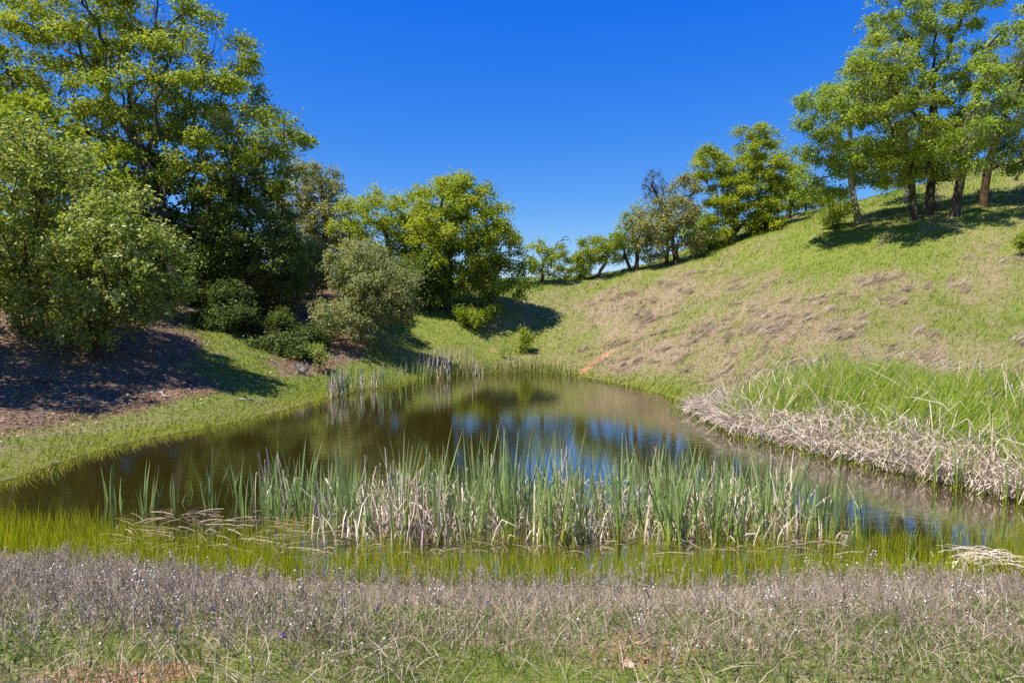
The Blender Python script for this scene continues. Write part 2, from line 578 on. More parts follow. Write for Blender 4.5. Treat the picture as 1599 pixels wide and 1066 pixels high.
def ground_mat():
    m, t, N, L = new_mat("ground_soil_and_grass")
    p = pos(t)
    big, mid, fine, grit = noise(t, 0.35, 5, p), noise(t, 2.2, 5, p), noise(t, 11, 4, p, 0.65), noise(t, 45, 3, p, 0.7)
    k = math_n(t, 'ADD', math_n(t, 'MULTIPLY', fine, 0.6), math_n(t, 'MULTIPLY', grit, 0.4))
    green = ramp(t, k, [(0.30, (0.070, 0.095, 0.012)), (0.5, (0.155, 0.195, 0.028)), (0.7, (0.25, 0.265, 0.055))])
    dry = ramp(t, k, [(0.28, (0.12, 0.085, 0.050)), (0.5, (0.285, 0.205, 0.135)), (0.72, (0.43, 0.335, 0.24))])
    litter = ramp(t, k, [(0.32, (0.07, 0.043, 0.028)), (0.5, (0.19, 0.125, 0.085)), (0.72, (0.38, 0.275, 0.20))])
    bare = ramp(t, k, [(0.3, (0.20, 0.095, 0.045)), (0.5, (0.40, 0.22, 0.115)), (0.7, (0.58, 0.37, 0.22))])
    mud = ramp(t, k, [(0.3, (0.030, 0.024, 0.010)), (0.7, (0.090, 0.070, 0.026))])
    jit = math_n(t, 'MULTIPLY_ADD', mid, 0.9, -0.45)

    def mask(name, amt=1.0):
        a = math_n(t, 'MULTIPLY_ADD', jit, amt, attr(t, name))
        return ramp(t, a, [(0.35, (0, 0, 0)), (0.65, (1, 1, 1))])
    fleck = math_n(t, 'MULTIPLY_ADD', math_n(t, 'ADD', mid, fine), 0.9, -0.9)
    c = mixc(t, ramp(t, math_n(t, 'ADD', attr(t, 'dry'), fleck), [(0.12, (0.05, 0.05, 0.05)), (0.5, (0.45, 0.45, 0.45)), (0.95, (1, 1, 1))]), green, dry)
    c = mixc(t, mask('litter'), c, litter)
    c = mixc(t, mask('bare', 0.6), c, bare)
    c = mixc(t, mask('mud', 0.4), c, mud)
    b = N.new("ShaderNodeBsdfPrincipled")
    b.inputs['Roughness'].default_value = 0.95
    b.inputs['Specular IOR Level'].default_value = 0.1
    bm = N.new("ShaderNodeBump")
    bm.inputs['Strength'].default_value = 0.9
    bm.inputs['Distance'].default_value = 0.09
    L.new(k, bm.inputs['Height'])
    L.new(bm.outputs[0], b.inputs['Normal'])
    L.new(c, b.inputs['Base Color'])
    o = N.new("ShaderNodeOutputMaterial")
    L.new(b.outputs[0], o.inputs[0])
    return m


def water_mat():
    m, t, N, L = new_mat("pond_water")
    p = pos(t)
    mp = N.new("ShaderNodeMapping")
    mp.inputs['Scale'].default_value = (1.0, 2.4, 1)
    mp.inputs['Rotation'].default_value = (0, 0, 0.35)
    L.new(p, mp.inputs[0])
    n1 = noise(t, 2.6, 3, mp.outputs[0])
    n2 = noise(t, 9, 2, mp.outputs[0])
    hgt = math_n(t, 'ADD', n1, math_n(t, 'MULTIPLY', n2, 0.25))
    bm = N.new("ShaderNodeBump")
    bm.inputs['Strength'].default_value = 0.07
    bm.inputs['Distance'].default_value = 0.03
    L.new(hgt, bm.inputs['Height'])
    dif = N.new("ShaderNodeBsdfDiffuse")
    dif.inputs[0].default_value = (0.100, 0.078, 0.013, 1)
    tr = N.new("ShaderNodeBsdfTransparent")
    tr.inputs[0].default_value = (0.80, 0.72, 0.36, 1)
    body = N.new("ShaderNodeMixShader")
    body.inputs[0].default_value = 0.42
    L.new(dif.outputs[0], body.inputs[1])
    L.new(tr.outputs[0], body.inputs[2])
    gl = N.new("ShaderNodeBsdfGlossy")
    gl.inputs['Roughness'].default_value = 0.05
    L.new(bm.outputs[0], gl.inputs['Normal'])
    fr = N.new("ShaderNodeFresnel")
    fr.inputs['IOR'].default_value = 1.33
    L.new(bm.outputs[0], fr.inputs['Normal'])
    mx = N.new("ShaderNodeMixShader")
    L.new(math_n(t, 'MULTIPLY', fr.outputs[0], 0.8), mx.inputs[0])
    L.new(body.outputs[0], mx.inputs[1])
    L.new(gl.outputs[0], mx.inputs[2])
    o = N.new("ShaderNodeOutputMaterial")
    L.new(mx.outputs[0], o.inputs[0])
    return m


# ------------------------------------------------------------------ ground cover masks (world space)
def dryness(x, y):
    """0 lush green .. 1 dry straw and bare soil"""
    s, q = x * 0.55 + y * 0.83, -x * 0.83 + y * 0.55
    n = 0.5 * fbm(s / 5.0, q / 1.5, 2, 4) + 0.5 * fbm(s / 2.2, q / 0.5, 7, 3)
    big = fbm(x / 11.0, y / 11.0, 6, 3)
    z = tps(np.clip(x, -48, 62), np.clip(y, -8, 95))
    right = sstep(2, 8, x)
    low = right * sstep(6.5, 1.2, z) * sstep(0.5, 2.5, pond_sd(x, y))
    v = 0.25 + (n - 0.5) * 1.6 + (big - 0.5) * 0.9 + 0.46 * low + 0.12 * right * np.exp(-((z - 4.2) / 1.6) ** 2)
    v = np.where(y < 9.5, 0.62 + (fbm(x / 1.6, y / 1.1, 3, 3) - 0.5) * 1.5 - 0.16 * sstep(5.4, 3.4, y), v)
    far = sstep(52, 66, y) * sstep(14, 2, np.abs(x - 6))
    return np.clip(v + 0.25 * far, 0, 1)


def litterness(x, y):
    """oak litter under the trees along the west bank"""
    sd = pond_sd(x, y)
    e = (-5.2 - 0.16 * (y - 30)) - x            # distance west of the tree line
    v = sstep(0.0, 3.5, e) * sstep(11, 15, y)
    grass_strip = np.exp(-(((x + 11.2 + 0.45 * (y - 26)) / 1.9) ** 2)) * sstep(21, 23, y) * sstep(33, 29, y)
    v = v * (1 - 0.95 * grass_strip) * sstep(1.2, 3.0, sd)
    return np.clip(v + (fbm(x / 2.0, y / 2.0, 8, 3) - 0.5) * 0.9 * v, 0, 1)


def bareness(x, y):
    v = 1.6 * scar(x, y)
    for (u, vv, r, a) in BARE:
        v = v + a * np.exp(-((x - u) ** 2 + (y - vv) ** 2) / r ** 2)
    low = 0.0 * sstep(4, 9, x) * sstep(0.6, 2.5, pond_sd(x, y)) * sstep(26, 14, np.abs(x - 14)) * sstep(40, 28, y) * sstep(14, 17, y)
    v = v + sstep(3, 7, x) * sstep(0.8, 2.5, pond_sd(x, y)) * sstep(45, 30, y) * sstep(0.52, 0.72, fbm((x * .55 + y * .83) / 3.5, (-x * .83 + y * .55) / 1.0, 10, 4)) * 0.22
    return np.clip(v, 0, 1)


BARE = []
for (u, vv, r, a) in [(862, 568, 0.8, .6), (770, 548, .6, .5), (700, 548, .8, .4),
                      (150, 1058, .34, .75), (250, 1062, .25, .6), (960, 1030, .5, .45), (1060, 1010, .45, .4)]:
    h_ = hit(u, vv, 2.0)
    BARE.append((h_[0], h_[1], r, a))

# ------------------------------------------------------------------ the setting: ground and water
xs = np.concatenate([[-600, -300, -150, -90, -60], np.arange(-48, -14, 0.5), np.arange(-14, 14, 0.22), np.arange(14, 34, 0.4), np.arange(34, 62, 0.8), [70, 90, 150, 300, 600]])
ys = np.concatenate([[-300, -120, -50, -20], np.arange(-8, 2, 1.0), np.arange(2, 12, 0.16), np.arange(12, 40, 0.3), np.arange(40, 95, 0.7), [105, 130, 180, 300, 600, 1000]])
X, Y = np.meshgrid(xs, ys)
Z = ground(X.ravel(), Y.ravel())
nx, ny = len(xs), len(ys)
idx = np.arange(nx * ny).reshape(ny, nx)
Q = np.stack([idx[:-1, :-1], idx[:-1, 1:], idx[1:, 1:], idx[1:, :-1]], -1).reshape(-1, 4)
me = bpy.data.meshes.new("ground")
me.vertices.add(nx * ny)
me.vertices.foreach_set('co', np.stack([X.ravel(), Y.ravel(), Z], 1).astype(np.float32).ravel())
me.loops.add(Q.size)
me.loops.foreach_set('vertex_index', Q.astype(np.int32).ravel())
me.polygons.add(len(Q))
me.polygons.foreach_set('loop_start', np.arange(0, Q.size, 4, dtype=np.int32))
me.polygons.foreach_set('use_smooth', np.ones(len(Q), bool))
sdv = pond_sd(X.ravel(), Y.ravel())
for nm, val in (('dry', dryness(X.ravel(), Y.ravel())), ('litter', litterness(X.ravel(), Y.ravel())), ('bare', bareness(X.ravel(), Y.ravel())),
                ('mud', sstep(0.35, -0.15, sdv))):
    a_ = me.attributes.new(nm, 'FLOAT', 'POINT')
    a_.data.foreach_set('value', val.astype(np.float32))
me.update(calc_edges=True)
me.materials.append(ground_mat())
tag(link("ground", me), kind='structure')

wm = bpy.data.meshes.new("water")
ctr = SHORE.mean(0)
ring = [tuple(ctr + (q - ctr) * (1 + 1.0 / np.linalg.norm(q - ctr))) for q in SHORE]
wm.from_pydata([(a, b, 0.0) for a, b in ring], [], [tuple(range(len(ring)))])
wm.materials.append(water_mat())
tag(link("water", wm), kind='structure')

# ------------------------------------------------------------------ trees
def skeleton(stems, targets, rng, r_root, r_tip=0.014, kink=0.16):
    """stems: list of polylines from the base; returns chains [(points, radii, first-order id, is_stem)]"""
    P, par, sid = [stems[0][0]], [-1], [0]
    low = [True]
    for si, st in enumerate(stems):
        prev = 0
        for k, q in enumerate(st[1:]):
            P.append(q)
            par.append(prev)
            sid.append(si)
            low.append(k < (len(st) - 1) * 0.45)
            prev = len(P) - 1
    nst = len(P)
    P = [np.asarray(q, float) for q in P]
    dist = [0.0] * nst
    for i in range(1, nst):
        dist[i] = dist[par[i]] + np.linalg.norm(P[i] - P[par[i]])
    axis = P[nst - 1]
    order = np.argsort([min(np.linalg.norm(t - P[j]) for j in range(1, nst)) for t in targets])
    for o in order:
        t = targets[o]
        A = np.array(P)
        d = np.linalg.norm(A - t, axis=1)
        cost = d * 1.0 + 0.22 * np.array(dist) + 0.7 * np.maximum(0, A[:, 2] - t[2] + 0.2)
        cost[:nst] += np.array(low[:nst]) * 1.6
        cost[0] += 50
        j = int(np.argmin(cost))
        n = max(2, int(d[j] / 0.7))
        a, prev = P[j], j
        perp = rng.normal(size=3) * kink * d[j] * 0.5
        for k in range(1, n + 1):
            f = k / n
            q = a + (t - a) * f + perp * math.sin(f * math.pi) + rng.normal(size=3) * 0.05 * (k < n) * min(1, d[j])
            q[2] += 0.12 * d[j] * math.sin(f * math.pi)
            P.append(q)
            par.append(prev)
            dist.append(dist[prev] + np.linalg.norm(q - P[prev]))
            prev = len(P) - 1
    n = len(P)
    kids = [[] for _ in range(n)]
    for i in range(1, n):
        kids[par[i]].append(i)
    acc = np.zeros(n)
    for i in range(n - 1, -1, -1):
        acc[i] = r_tip ** 2.2 if not kids[i] else sum(acc[c] for c in kids[i])
    rad = acc ** (1 / 2.2)
    rad = r_tip + (rad - r_tip) * (r_root - r_tip) / max(rad[0] - r_tip, 1e-6) if rad[0] > r_tip else rad
    if len(stems) > 1:
        rad[0] = max(rad[c] for c in kids[0])
    chains = []
    stack = [(0, c, c if len(stems) > 1 else 0, True) for c in kids[0]]
    while stack:
        p, c, fo, is_stem = stack.pop()
        pts, rr = [P[p], P[c]], [min(rad[p], rad[c] * 1.25), rad[c]]
        cur = c
        while kids[cur]:
            if is_stem:
                nxt = [k for k in kids[cur] if k < nst]
                main = nxt[0] if nxt else max(kids[cur], key=lambda k: rad[k])
            else:
                main = max(kids[cur], key=lambda k: rad[k])
            for k in kids[cur]:
                if k != main:
                    stack.append((cur, k, k if is_stem and len(stems) == 1 else fo, False))
            pts.append(P[main])
            rr.append(rad[main])
            cur = main
        chains.append((np.array(pts), np.array(rr), fo, is_stem))
    return chains


def sample_clumps(ells, spacing, rng, cap=400, shell=0.22):
    out = np.empty((0, 3))
    for (c, r) in ells:
        vol = 4.19 * r[0] * r[1] * r[2]
        n = int(vol / spacing ** 3 * 14) + 60
        d = unit(rng.normal(size=(n, 3)))
        rr = rng.random(n) ** shell
        p = d * rr[:, None]
        p = p[p[:, 2] > -0.82]
        p = p * r + c
        for q in p:
            if len(out) == 0 or np.min(((out - q) ** 2).sum(1)) > spacing ** 2:
                out = np.vstack([out, q])
                if len(out) >= cap:
                    return out
    return out


def make_tree(name, label, cat, base_px, d, ells_px, mat='oak', bark='bark', trunk_r=0.3, spacing=0.95, leaf=0.12, per_clump=260, clump=(0.75, 0.5),
              seed=1, group=None, stems=1, top=0.72, lean=(0, 0), lichen=0, gap=0.0, base=None, shell=0.22, twig=1, tone_shift=0.0, cap=400, bend=0.5, up=0.6):
    rng = np.random.default_rng(seed)
    if base is None:
        b = at(*base_px, d)
        if abs(b[2] - gz(b[0], b[1])) > 1.0:
            b = hit(*base_px, d * 0.6, d * 1.5)
    else:
        b = np.array([base[0], base[1], 0.0])
    b = np.array([b[0], b[1], gz(b[0], b[1]) - 0.08])
    d = b[1]
    ells = []
    for e in ells_px:
        u0, v0, u1, v1 = e[:4]
        dd = e[4] if len(e) > 4 else 0
        c = at((u0 + u1) / 2, (v0 + v1) / 2, d + dd)
        k = (d + dd) / F
        rx, rz = (u1 - u0) / 2 * k, (v1 - v0) / 2 * k
        m = clump[0] * 0.45
        ells.append((c - b, np.array([max(rx * 1.04 - m, rx * 0.45), max((e[5] if len(e) > 5 else 0.85) * rx - m * 0.5, rx * 0.4), max(rz * 1.04 - clump[1] * 0.45, rz * 0.45)])))
    if cat in ('shrub', 'sapling') and per_clump > 0:
        more = []
        for c, r in ells:
            for q in range(4):
                a = q * 1.6 + rng.random()
                f = 0.45 + 0.3 * rng.random()
                more.append((c + r * np.array([math.cos(a) * 0.62, math.sin(a) * 0.62, rng.uniform(-0.45, 0.75)]), r * f))
        ells = [(c, r * 0.78) for c, r in ells] + more
    targets = sample_clumps(ells, spacing, rng, cap, shell)
    hi = targets[:, 2].max()
    cen = np.average(np.array([e[0] for e in ells]), axis=0, weights=[np.prod(e[1]) for e in ells])
    root = empty(name, b)
    tag(root, label, cat, group)
    st = []
    for s in range(stems):
        if stems == 1:
            end = np.array([cen[0] * 0.75 + lean[0], cen[1] * 0.5 + lean[1], max(hi * top, cen[2] * 0.8)])
            n = 9
        else:
            a = s * 2.4 + rng.random()
            spread = np.mean([e[1][0] for e in ells]) * 0.55
            end = np.array([cen[0] + math.cos(a) * spread, cen[1] + math.sin(a) * spread, hi * (0.45 + 0.3 * rng.random())])
            n = 6
        pl = []
        off = rng.normal(size=2) * bend
        off2 = rng.normal(size=2) * bend
        for k in range(n + 1):
            f = k / n
            q = np.array([end[0] * f ** 1.5, end[1] * f ** 1.5, end[2] * f])
            q[:2] += off * math.sin(f * math.pi) * 0.6 + off2 * math.sin(f * 2.3 * math.pi) * 0.3 * f
            pl.append(q)
        pl[0] = pl[0] - np.array([0, 0, 0.12 + trunk_r * 0.9])
        st.append(pl)
    chains = skeleton(st, list(targets), rng, trunk_r)
    groups = {}
    for pts, rr, fo, is_stem in chains:
        groups.setdefault((fo, is_stem and stems == 1), []).append((pts, rr, is_stem))
    twigs_geo = None
    for (fo, main), lst in sorted(groups.items(), key=lambda q: not q[0][1]):
        G = Geo()
        for pts, rr, is_stem in lst:
            rr = rr.copy()
            if is_stem and stems == 1:
                rr[0] = trunk_r * 1.3
                if len(rr) > 1:
                    rr[1] = max(rr[1], trunk_r * 0.92)
            tube(G, pts, rr, rng, 9 if rr[0] > 0.12 else (6 if rr[0] > 0.04 else 4), 0.5, 0.18 if rr[0] > 0.1 else 0)
        G.build('trunk' if main else ('stem' if stems > 1 else 'limb'), M[bark], root, True)
    # foliage
    C, T, O = [], [], []
    G = Geo()
    keep = targets[rng.random(len(targets)) >= gap]
    mid = cen
    for q in keep:
        n = int(per_clump * 1.35 * (0.65 + 0.7 * rng.random()))
        sx = clump[0] * (0.8 + 0.55 * rng.random())
        sz = clump[1] * (0.75 + 0.5 * rng.random())
        # sprays: leaves gathered on a few short shoots inside the clump
        ns = max(3, n // 14)
        sd_ = unit(rng.normal(size=(ns, 3)))
        sr = rng.random(ns) ** 0.45
        sp = sd_ * sr[:, None] * np.array([sx, sx, sz])
        k = rng.integers(0, ns, n)
        p = sp[k] * (0.75 + 0.35 * rng.random(n))[:, None] + rng.normal(size=(n, 3)) * leaf * 0.9
        p[:, 2] -= 0.12 * (p[:, 0] ** 2 + p[:, 1] ** 2) / sx
        C.append(p + q)
        ct = rng.random()
        T.append(np.clip(0.22 + 0.38 * ct + 0.5 * rng.random(n) ** 1.2 + tone_shift, 0, 1))
        O.append(unit((q - mid))[None] * 0.5 + sd_[k] * 0.5)
        if twig:
            m = 5 * twig
            e = unit(rng.normal(size=(m, 3))) * np.array([sx, sx, sz]) * (0.6 + 0.5 * rng.random(m))[:, None]
            pts = np.stack([np.repeat(q[None], m, 0), q + e * 0.55 + rng.normal(size=(m, 3)) * 0.06, q + e], 1)
            twg = twigs_geo = twigs_geo or Geo()
            ribbons(twg, pts, np.tile([0.028, 0.02, 0.01], (m, 1)), 0.5, rng, False)
    if twigs_geo is not None:
        tw = twigs_geo.build('twigs', M[bark], root)
        tag(tw, kind='stuff')
    if C and per_clump > 0:
        C, T, O = np.concatenate(C), np.concatenate(T), np.concatenate(O)
        L = leaf * (0.65 + 0.7 * rng.random(len(C)))
        leaves(G, C, L, L * (0.5 + 0.25 * rng.random(len(C))), rng, T, up, O)
        G.build('crown', M[mat], root)
    if lichen:
        G = Geo()
        pts_all = np.concatenate([p[1:] for p, r, f, s in chains if r[0] < 0.16])
        k = rng.integers(0, len(pts_all), lichen)
        q = pts_all[k] + rng.normal(size=(lichen, 3)) * np.array([0.3, 0.3, 0.1])
        ln = 0.12 + 0.4 * rng.random(lichen) ** 2
        pts = np.stack([q, q + np.stack([rng.normal(size=lichen) * 0.05, rng.normal(size=lichen) * 0.05, -ln * 0.5], 1),
                        q + np.stack([rng.normal(size=lichen) * 0.09, rng.normal(size=lichen) * 0.09, -ln], 1)], 1)
        ribbons(G, pts, np.tile([0.05, 0.045, 0.0], (lichen, 1)), rng.random(lichen), rng, True)
        tag(G.build('lichen', M['lichen'], root), kind='stuff')
    return root


WEST = 'trees and shrubs on the wooded west bank'
RIDGE = 'oaks on the grassy hillside'
SKY_T = 'oaks along the skyline of the valley head'

# the big oak and its neighbours, west bank
make_tree('oak_tree', 'tall spreading oak with dark forking limbs, the largest crown on the west bank', 'tree', (290, 482), 33,
          [(60, -60, 300, 110), (-60, 0, 150, 200, 1), (200, 20, 400, 150), (130, 90, 410, 220), (-30, 120, 200, 260), (300, 165, 490, 255), (200, 200, 440, 320), (330, 210, 480, 300, -1),
           (60, 200, 260, 330), (250, 280, 400, 420, 1), (180, 330, 320, 450, 2), (340, 100, 420, 190)],
          'oak', trunk_r=0.42, spacing=1.22, leaf=0.175, per_clump=250, clump=(0.9, 0.4), seed=11, top=0.62, cap=380, gap=0.24, shell=0.34, bend=1.1, lichen=2500, tone_shift=0.05, lean=(-1.6, 0))
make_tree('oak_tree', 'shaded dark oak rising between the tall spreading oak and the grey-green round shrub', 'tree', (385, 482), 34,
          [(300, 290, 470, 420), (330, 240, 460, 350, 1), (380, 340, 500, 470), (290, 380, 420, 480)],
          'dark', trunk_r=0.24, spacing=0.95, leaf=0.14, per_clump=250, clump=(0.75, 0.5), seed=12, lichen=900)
make_tree('oak_tree', 'slim olive-grey oak with a feathery top behind the shaded dark oak', 'tree', (512, 452), 47,
          [(445, 252, 542, 330), (470, 300, 560, 390), (450, 330, 530, 420)],
          'oak_grey', trunk_r=0.22, spacing=1.0, leaf=0.18, per_clump=200, clump=(0.85, 0.6), seed=13, lichen=600, top=0.8)
make_tree('oak_tree', 'lime-green oak with an uneven two-peaked top between the olive-grey oak and the domed oak', 'tree', (600, 462), 45,
          [(520, 295, 650, 380), (560, 284, 620, 340), (540, 350, 660, 440), (600, 300, 660, 400, 2)],
          'oak_lime', trunk_r=0.25, spacing=1.15, leaf=0.17, per_clump=190, clump=(0.85, 0.55), seed=14)
make_tree('oak_tree', 'broad dome-shaped oak with yellow-green foliage standing at the head of the pond', 'tree', (695, 480), 41,
          [(640, 272, 770, 350), (632, 300, 800, 400), (650, 360, 790, 440), (740, 340, 812, 430), (670, 400, 760, 460)],
          'oak_lime', trunk_r=0.36, spacing=1.05, leaf=0.17, per_clump=260, clump=(0.85, 0.45), seed=15, shell=0.18, cap=300)
make_tree('oak_tree', 'low grey-green oak leaning out from the foot of the domed oak over the grass', 'tree', (772, 488), 40,
          [(722, 405, 835, 470), (760, 385, 828, 440), (735, 440, 800, 490)],
          'oak_cool', trunk_r=0.18, spacing=1.0, leaf=0.16, per_clump=220, clump=(0.75, 0.4), seed=16)
make_tree('bay_tree', 'bushy bay tree with glossy light leaves and thin brown stems at the picture edge', 'tree', (40, 505), 22.5,
          [(-60, 185, 105, 330), (-40, 300, 120, 450), (40, 205, 160, 340), (-70, 360, 70, 500), (20, 330, 120, 480)],
          'bay', 'bark_brown', trunk_r=0.11, spacing=0.8, leaf=0.14, per_clump=170, clump=(0.62, 0.5), seed=21, stems=5, cap=240)
make_tree('bay_tree', 'bushy bay tree with glossy light leaves sweeping down to the leaf litter', 'tree', (150, 542), 21.5,
          [(70, 330, 290, 440), (110, 285, 240, 370), (90, 400, 295, 505), (70, 470, 215, 540), (190, 330, 305, 450), (10, 430, 120, 530)],
          'bay', 'bark_brown', trunk_r=0.11, spacing=0.72, leaf=0.135, per_clump=165, clump=(0.55, 0.42), seed=22, stems=5, cap=300, shell=0.28)
make_tree('shrub', 'large round grey-green shrub with several dark stems above the litter bank', 'shrub', (560, 540), 31.5,
          [(505, 385, 645, 480), (500, 430, 650, 525), (530, 375, 620, 430)],
          'shrub', 'bark', trunk_r=0.07, spacing=0.72, leaf=0.12, per_clump=200, clump=(0.58, 0.52), seed=23, stems=6, cap=240, shell=0.25)
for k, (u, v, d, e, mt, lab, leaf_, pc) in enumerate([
        (440, 560, 29, [(385, 518, 505, 566), (405, 484, 470, 540, 1)], 'deep', 'low green shrub darkened with painted shade, spreading in front of the shaded oak', .12, 230),
        (345, 520, 29.5, [(300, 478, 405, 526), (325, 432, 380, 500)], 'deep', 'upright shrub darkened with painted shade beside the trunk of the tall spreading oak', .12, 230),
        (432, 500, 36, (395, 425, 480, 500), 'oak_grey', 'thin olive shrub with open branches behind the low darkened shrub', .13, 90),
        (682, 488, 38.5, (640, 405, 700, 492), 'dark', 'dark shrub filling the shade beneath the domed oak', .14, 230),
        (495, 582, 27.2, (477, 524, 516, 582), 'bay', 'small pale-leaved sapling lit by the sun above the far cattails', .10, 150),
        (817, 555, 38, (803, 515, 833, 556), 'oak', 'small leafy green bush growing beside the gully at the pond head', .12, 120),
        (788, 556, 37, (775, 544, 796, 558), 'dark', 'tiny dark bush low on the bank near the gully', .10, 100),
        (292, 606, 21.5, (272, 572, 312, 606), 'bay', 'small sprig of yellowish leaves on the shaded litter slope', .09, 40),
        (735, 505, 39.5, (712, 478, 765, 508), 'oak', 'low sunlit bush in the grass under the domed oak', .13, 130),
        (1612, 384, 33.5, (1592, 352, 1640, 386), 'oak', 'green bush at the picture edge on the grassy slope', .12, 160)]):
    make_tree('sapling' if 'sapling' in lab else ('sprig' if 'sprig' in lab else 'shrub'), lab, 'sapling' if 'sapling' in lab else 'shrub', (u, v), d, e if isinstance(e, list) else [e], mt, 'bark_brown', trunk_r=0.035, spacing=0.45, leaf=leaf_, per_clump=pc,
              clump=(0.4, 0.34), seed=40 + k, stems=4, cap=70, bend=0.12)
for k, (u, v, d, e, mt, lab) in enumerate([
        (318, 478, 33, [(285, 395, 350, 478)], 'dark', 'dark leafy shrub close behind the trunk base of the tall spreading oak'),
        (368, 470, 36, [(335, 390, 410, 470)], 'dark', 'dark shrub in the deep shade behind the upright darkened shrub'),
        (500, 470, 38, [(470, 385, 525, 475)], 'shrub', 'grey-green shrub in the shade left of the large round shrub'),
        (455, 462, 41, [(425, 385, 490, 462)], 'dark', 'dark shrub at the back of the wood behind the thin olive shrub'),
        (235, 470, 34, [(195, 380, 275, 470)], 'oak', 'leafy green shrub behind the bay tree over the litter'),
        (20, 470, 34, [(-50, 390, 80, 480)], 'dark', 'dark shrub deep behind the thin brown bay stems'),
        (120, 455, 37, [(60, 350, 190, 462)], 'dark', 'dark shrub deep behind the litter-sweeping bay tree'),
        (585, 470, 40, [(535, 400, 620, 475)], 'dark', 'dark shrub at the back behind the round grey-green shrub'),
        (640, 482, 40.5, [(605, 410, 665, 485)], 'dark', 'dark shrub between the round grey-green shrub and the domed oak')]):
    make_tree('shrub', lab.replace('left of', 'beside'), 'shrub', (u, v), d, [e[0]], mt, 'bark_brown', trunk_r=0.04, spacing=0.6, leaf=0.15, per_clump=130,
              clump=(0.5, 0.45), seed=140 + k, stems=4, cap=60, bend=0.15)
make_tree('dead_shrub', 'small grey leafless shrub beside the sunlit sapling', 'shrub', (472, 586), 26.5, [(456, 566, 486, 586)], per_clump=0, bark='bark_pale',
          trunk_r=0.02, spacing=0.2, seed=60, stems=6, cap=60, clump=(0.25, 0.25), twig=3, bend=0.06)
r = np.random.default_rng(61)
o = empty('mistletoe_clump', at(345, 190, 30.2))
tag(o, 'dark round mistletoe clump hanging in the tall spreading oak', 'mistletoe')
g = Geo()
dirs = unit(r.normal(size=(26, 3)))
for q in dirs:
    tube(g, np.array([q * 0.02, q * 0.3 + r.normal(size=3) * .03, q * 0.52]), [0.018, 0.012, 0.006], r, 4)
g.build('stems', M['bark'], o)
g = Geo()
c = dirs[r.integers(0, 26, 900)] * (0.25 + 0.35 * r.random(900))[:, None] + r.normal(size=(900, 3)) * 0.09
leaves(g, c, np.full(900, 0.12), np.full(900, 0.045), r, r.random(900), 0.2, droop=0.4)
g.build('foliage', M['deep'], o)

# trees further back on the west side, seen through gaps
for k, (u, v, d, e, mt, lab) in enumerate([
        (60, 470, 40, [(-40, 150, 130, 330), (40, 250, 200, 420), (-60, 300, 90, 440)], 'oak', 'oak deep in the wood behind the bay trees'),
        (215, 455, 44, [(130, 300, 300, 440), (170, 220, 280, 330), (250, 320, 370, 440)], 'dark', 'shaded oak standing behind the trunk of the tall spreading oak'),
        (455, 445, 52, [(410, 300, 500, 430)], 'oak_grey', 'grey-green oak half hidden behind the shaded dark oak'),
        (655, 455, 55, [(610, 330, 700, 440)], 'oak', 'green oak glimpsed between the lime oak and the domed oak'),
        (560, 450, 56, [(500, 360, 590, 440)], 'dark', 'dark oak showing low behind the round grey-green shrub')]):
    make_tree('oak_tree', lab, 'tree', (u, v), d, e, mt, trunk_r=0.22, spacing=1.3, leaf=0.24, per_clump=190, clump=(1.0, 0.7), seed=70 + k)

# the hillside oaks
make_tree('oak_tree', 'lichen-grey oak with a dark trunk, in front of the leafless dead oak top', 'tree', (1057, 418), 51,
          [(975, 320, 1060, 395), (1010, 300, 1090, 360), (1040, 270, 1100, 345), (1050, 345, 1110, 395), (985, 365, 1050, 410)],
          'oak_grey', trunk_r=0.24, spacing=0.95, leaf=0.19, per_clump=170, clump=(0.78, 0.5), seed=81, lichen=1200, top=0.75, lean=(-0.5, 0))
make_tree('dead_tree', 'leafless twiggy grey oak top poking out of the lichen-grey oak', 'tree', (1040, 418), 51.8,
          [(998, 262, 1045, 320)], per_clump=0, trunk_r=0.15, spacing=0.5, seed=82, cap=60, clump=(0.5, 0.5), twig=3, top=0.85, lean=(-0.4, 0))
make_tree('oak_tree', 'yellow-green oak with a mushroom-shaped tuft on top, its crown reaching the slope', 'tree', (1142, 372), 53,
          [(1075, 222, 1150, 290), (1140, 215, 1230, 290), (1148, 193, 1204, 222), (1100, 270, 1200, 350), (1180, 250, 1245, 320), (1085, 320, 1160, 395), (1150, 300, 1235, 385)],
          'oak_lime', trunk_r=0.34, spacing=1.0, leaf=0.165, per_clump=300, clump=(0.85, 0.4), seed=83, cap=300, shell=0.4)
make_tree('oak_tree', 'green oak behind the yellow-green oak filling the gap to the tall lichen-hung oaks', 'tree', (1228, 352), 58,
          [(1195, 225, 1262, 300), (1215, 275, 1275, 335)], 'oak', trunk_r=0.2, spacing=1.2, leaf=0.18, per_clump=170, clump=(0.85, 0.55), seed=84, cap=120)
make_tree('oak_tree', 'slim dark oak with one bare trunk beside the lichen-grey oak at the skyline', 'tree', (993, 416), 52,
          [(970, 314, 1012, 372), (962, 345, 1006, 394)], 'oak', trunk_r=0.17, spacing=1.1, leaf=0.18, per_clump=140, clump=(0.75, 0.5), seed=85, top=0.8)
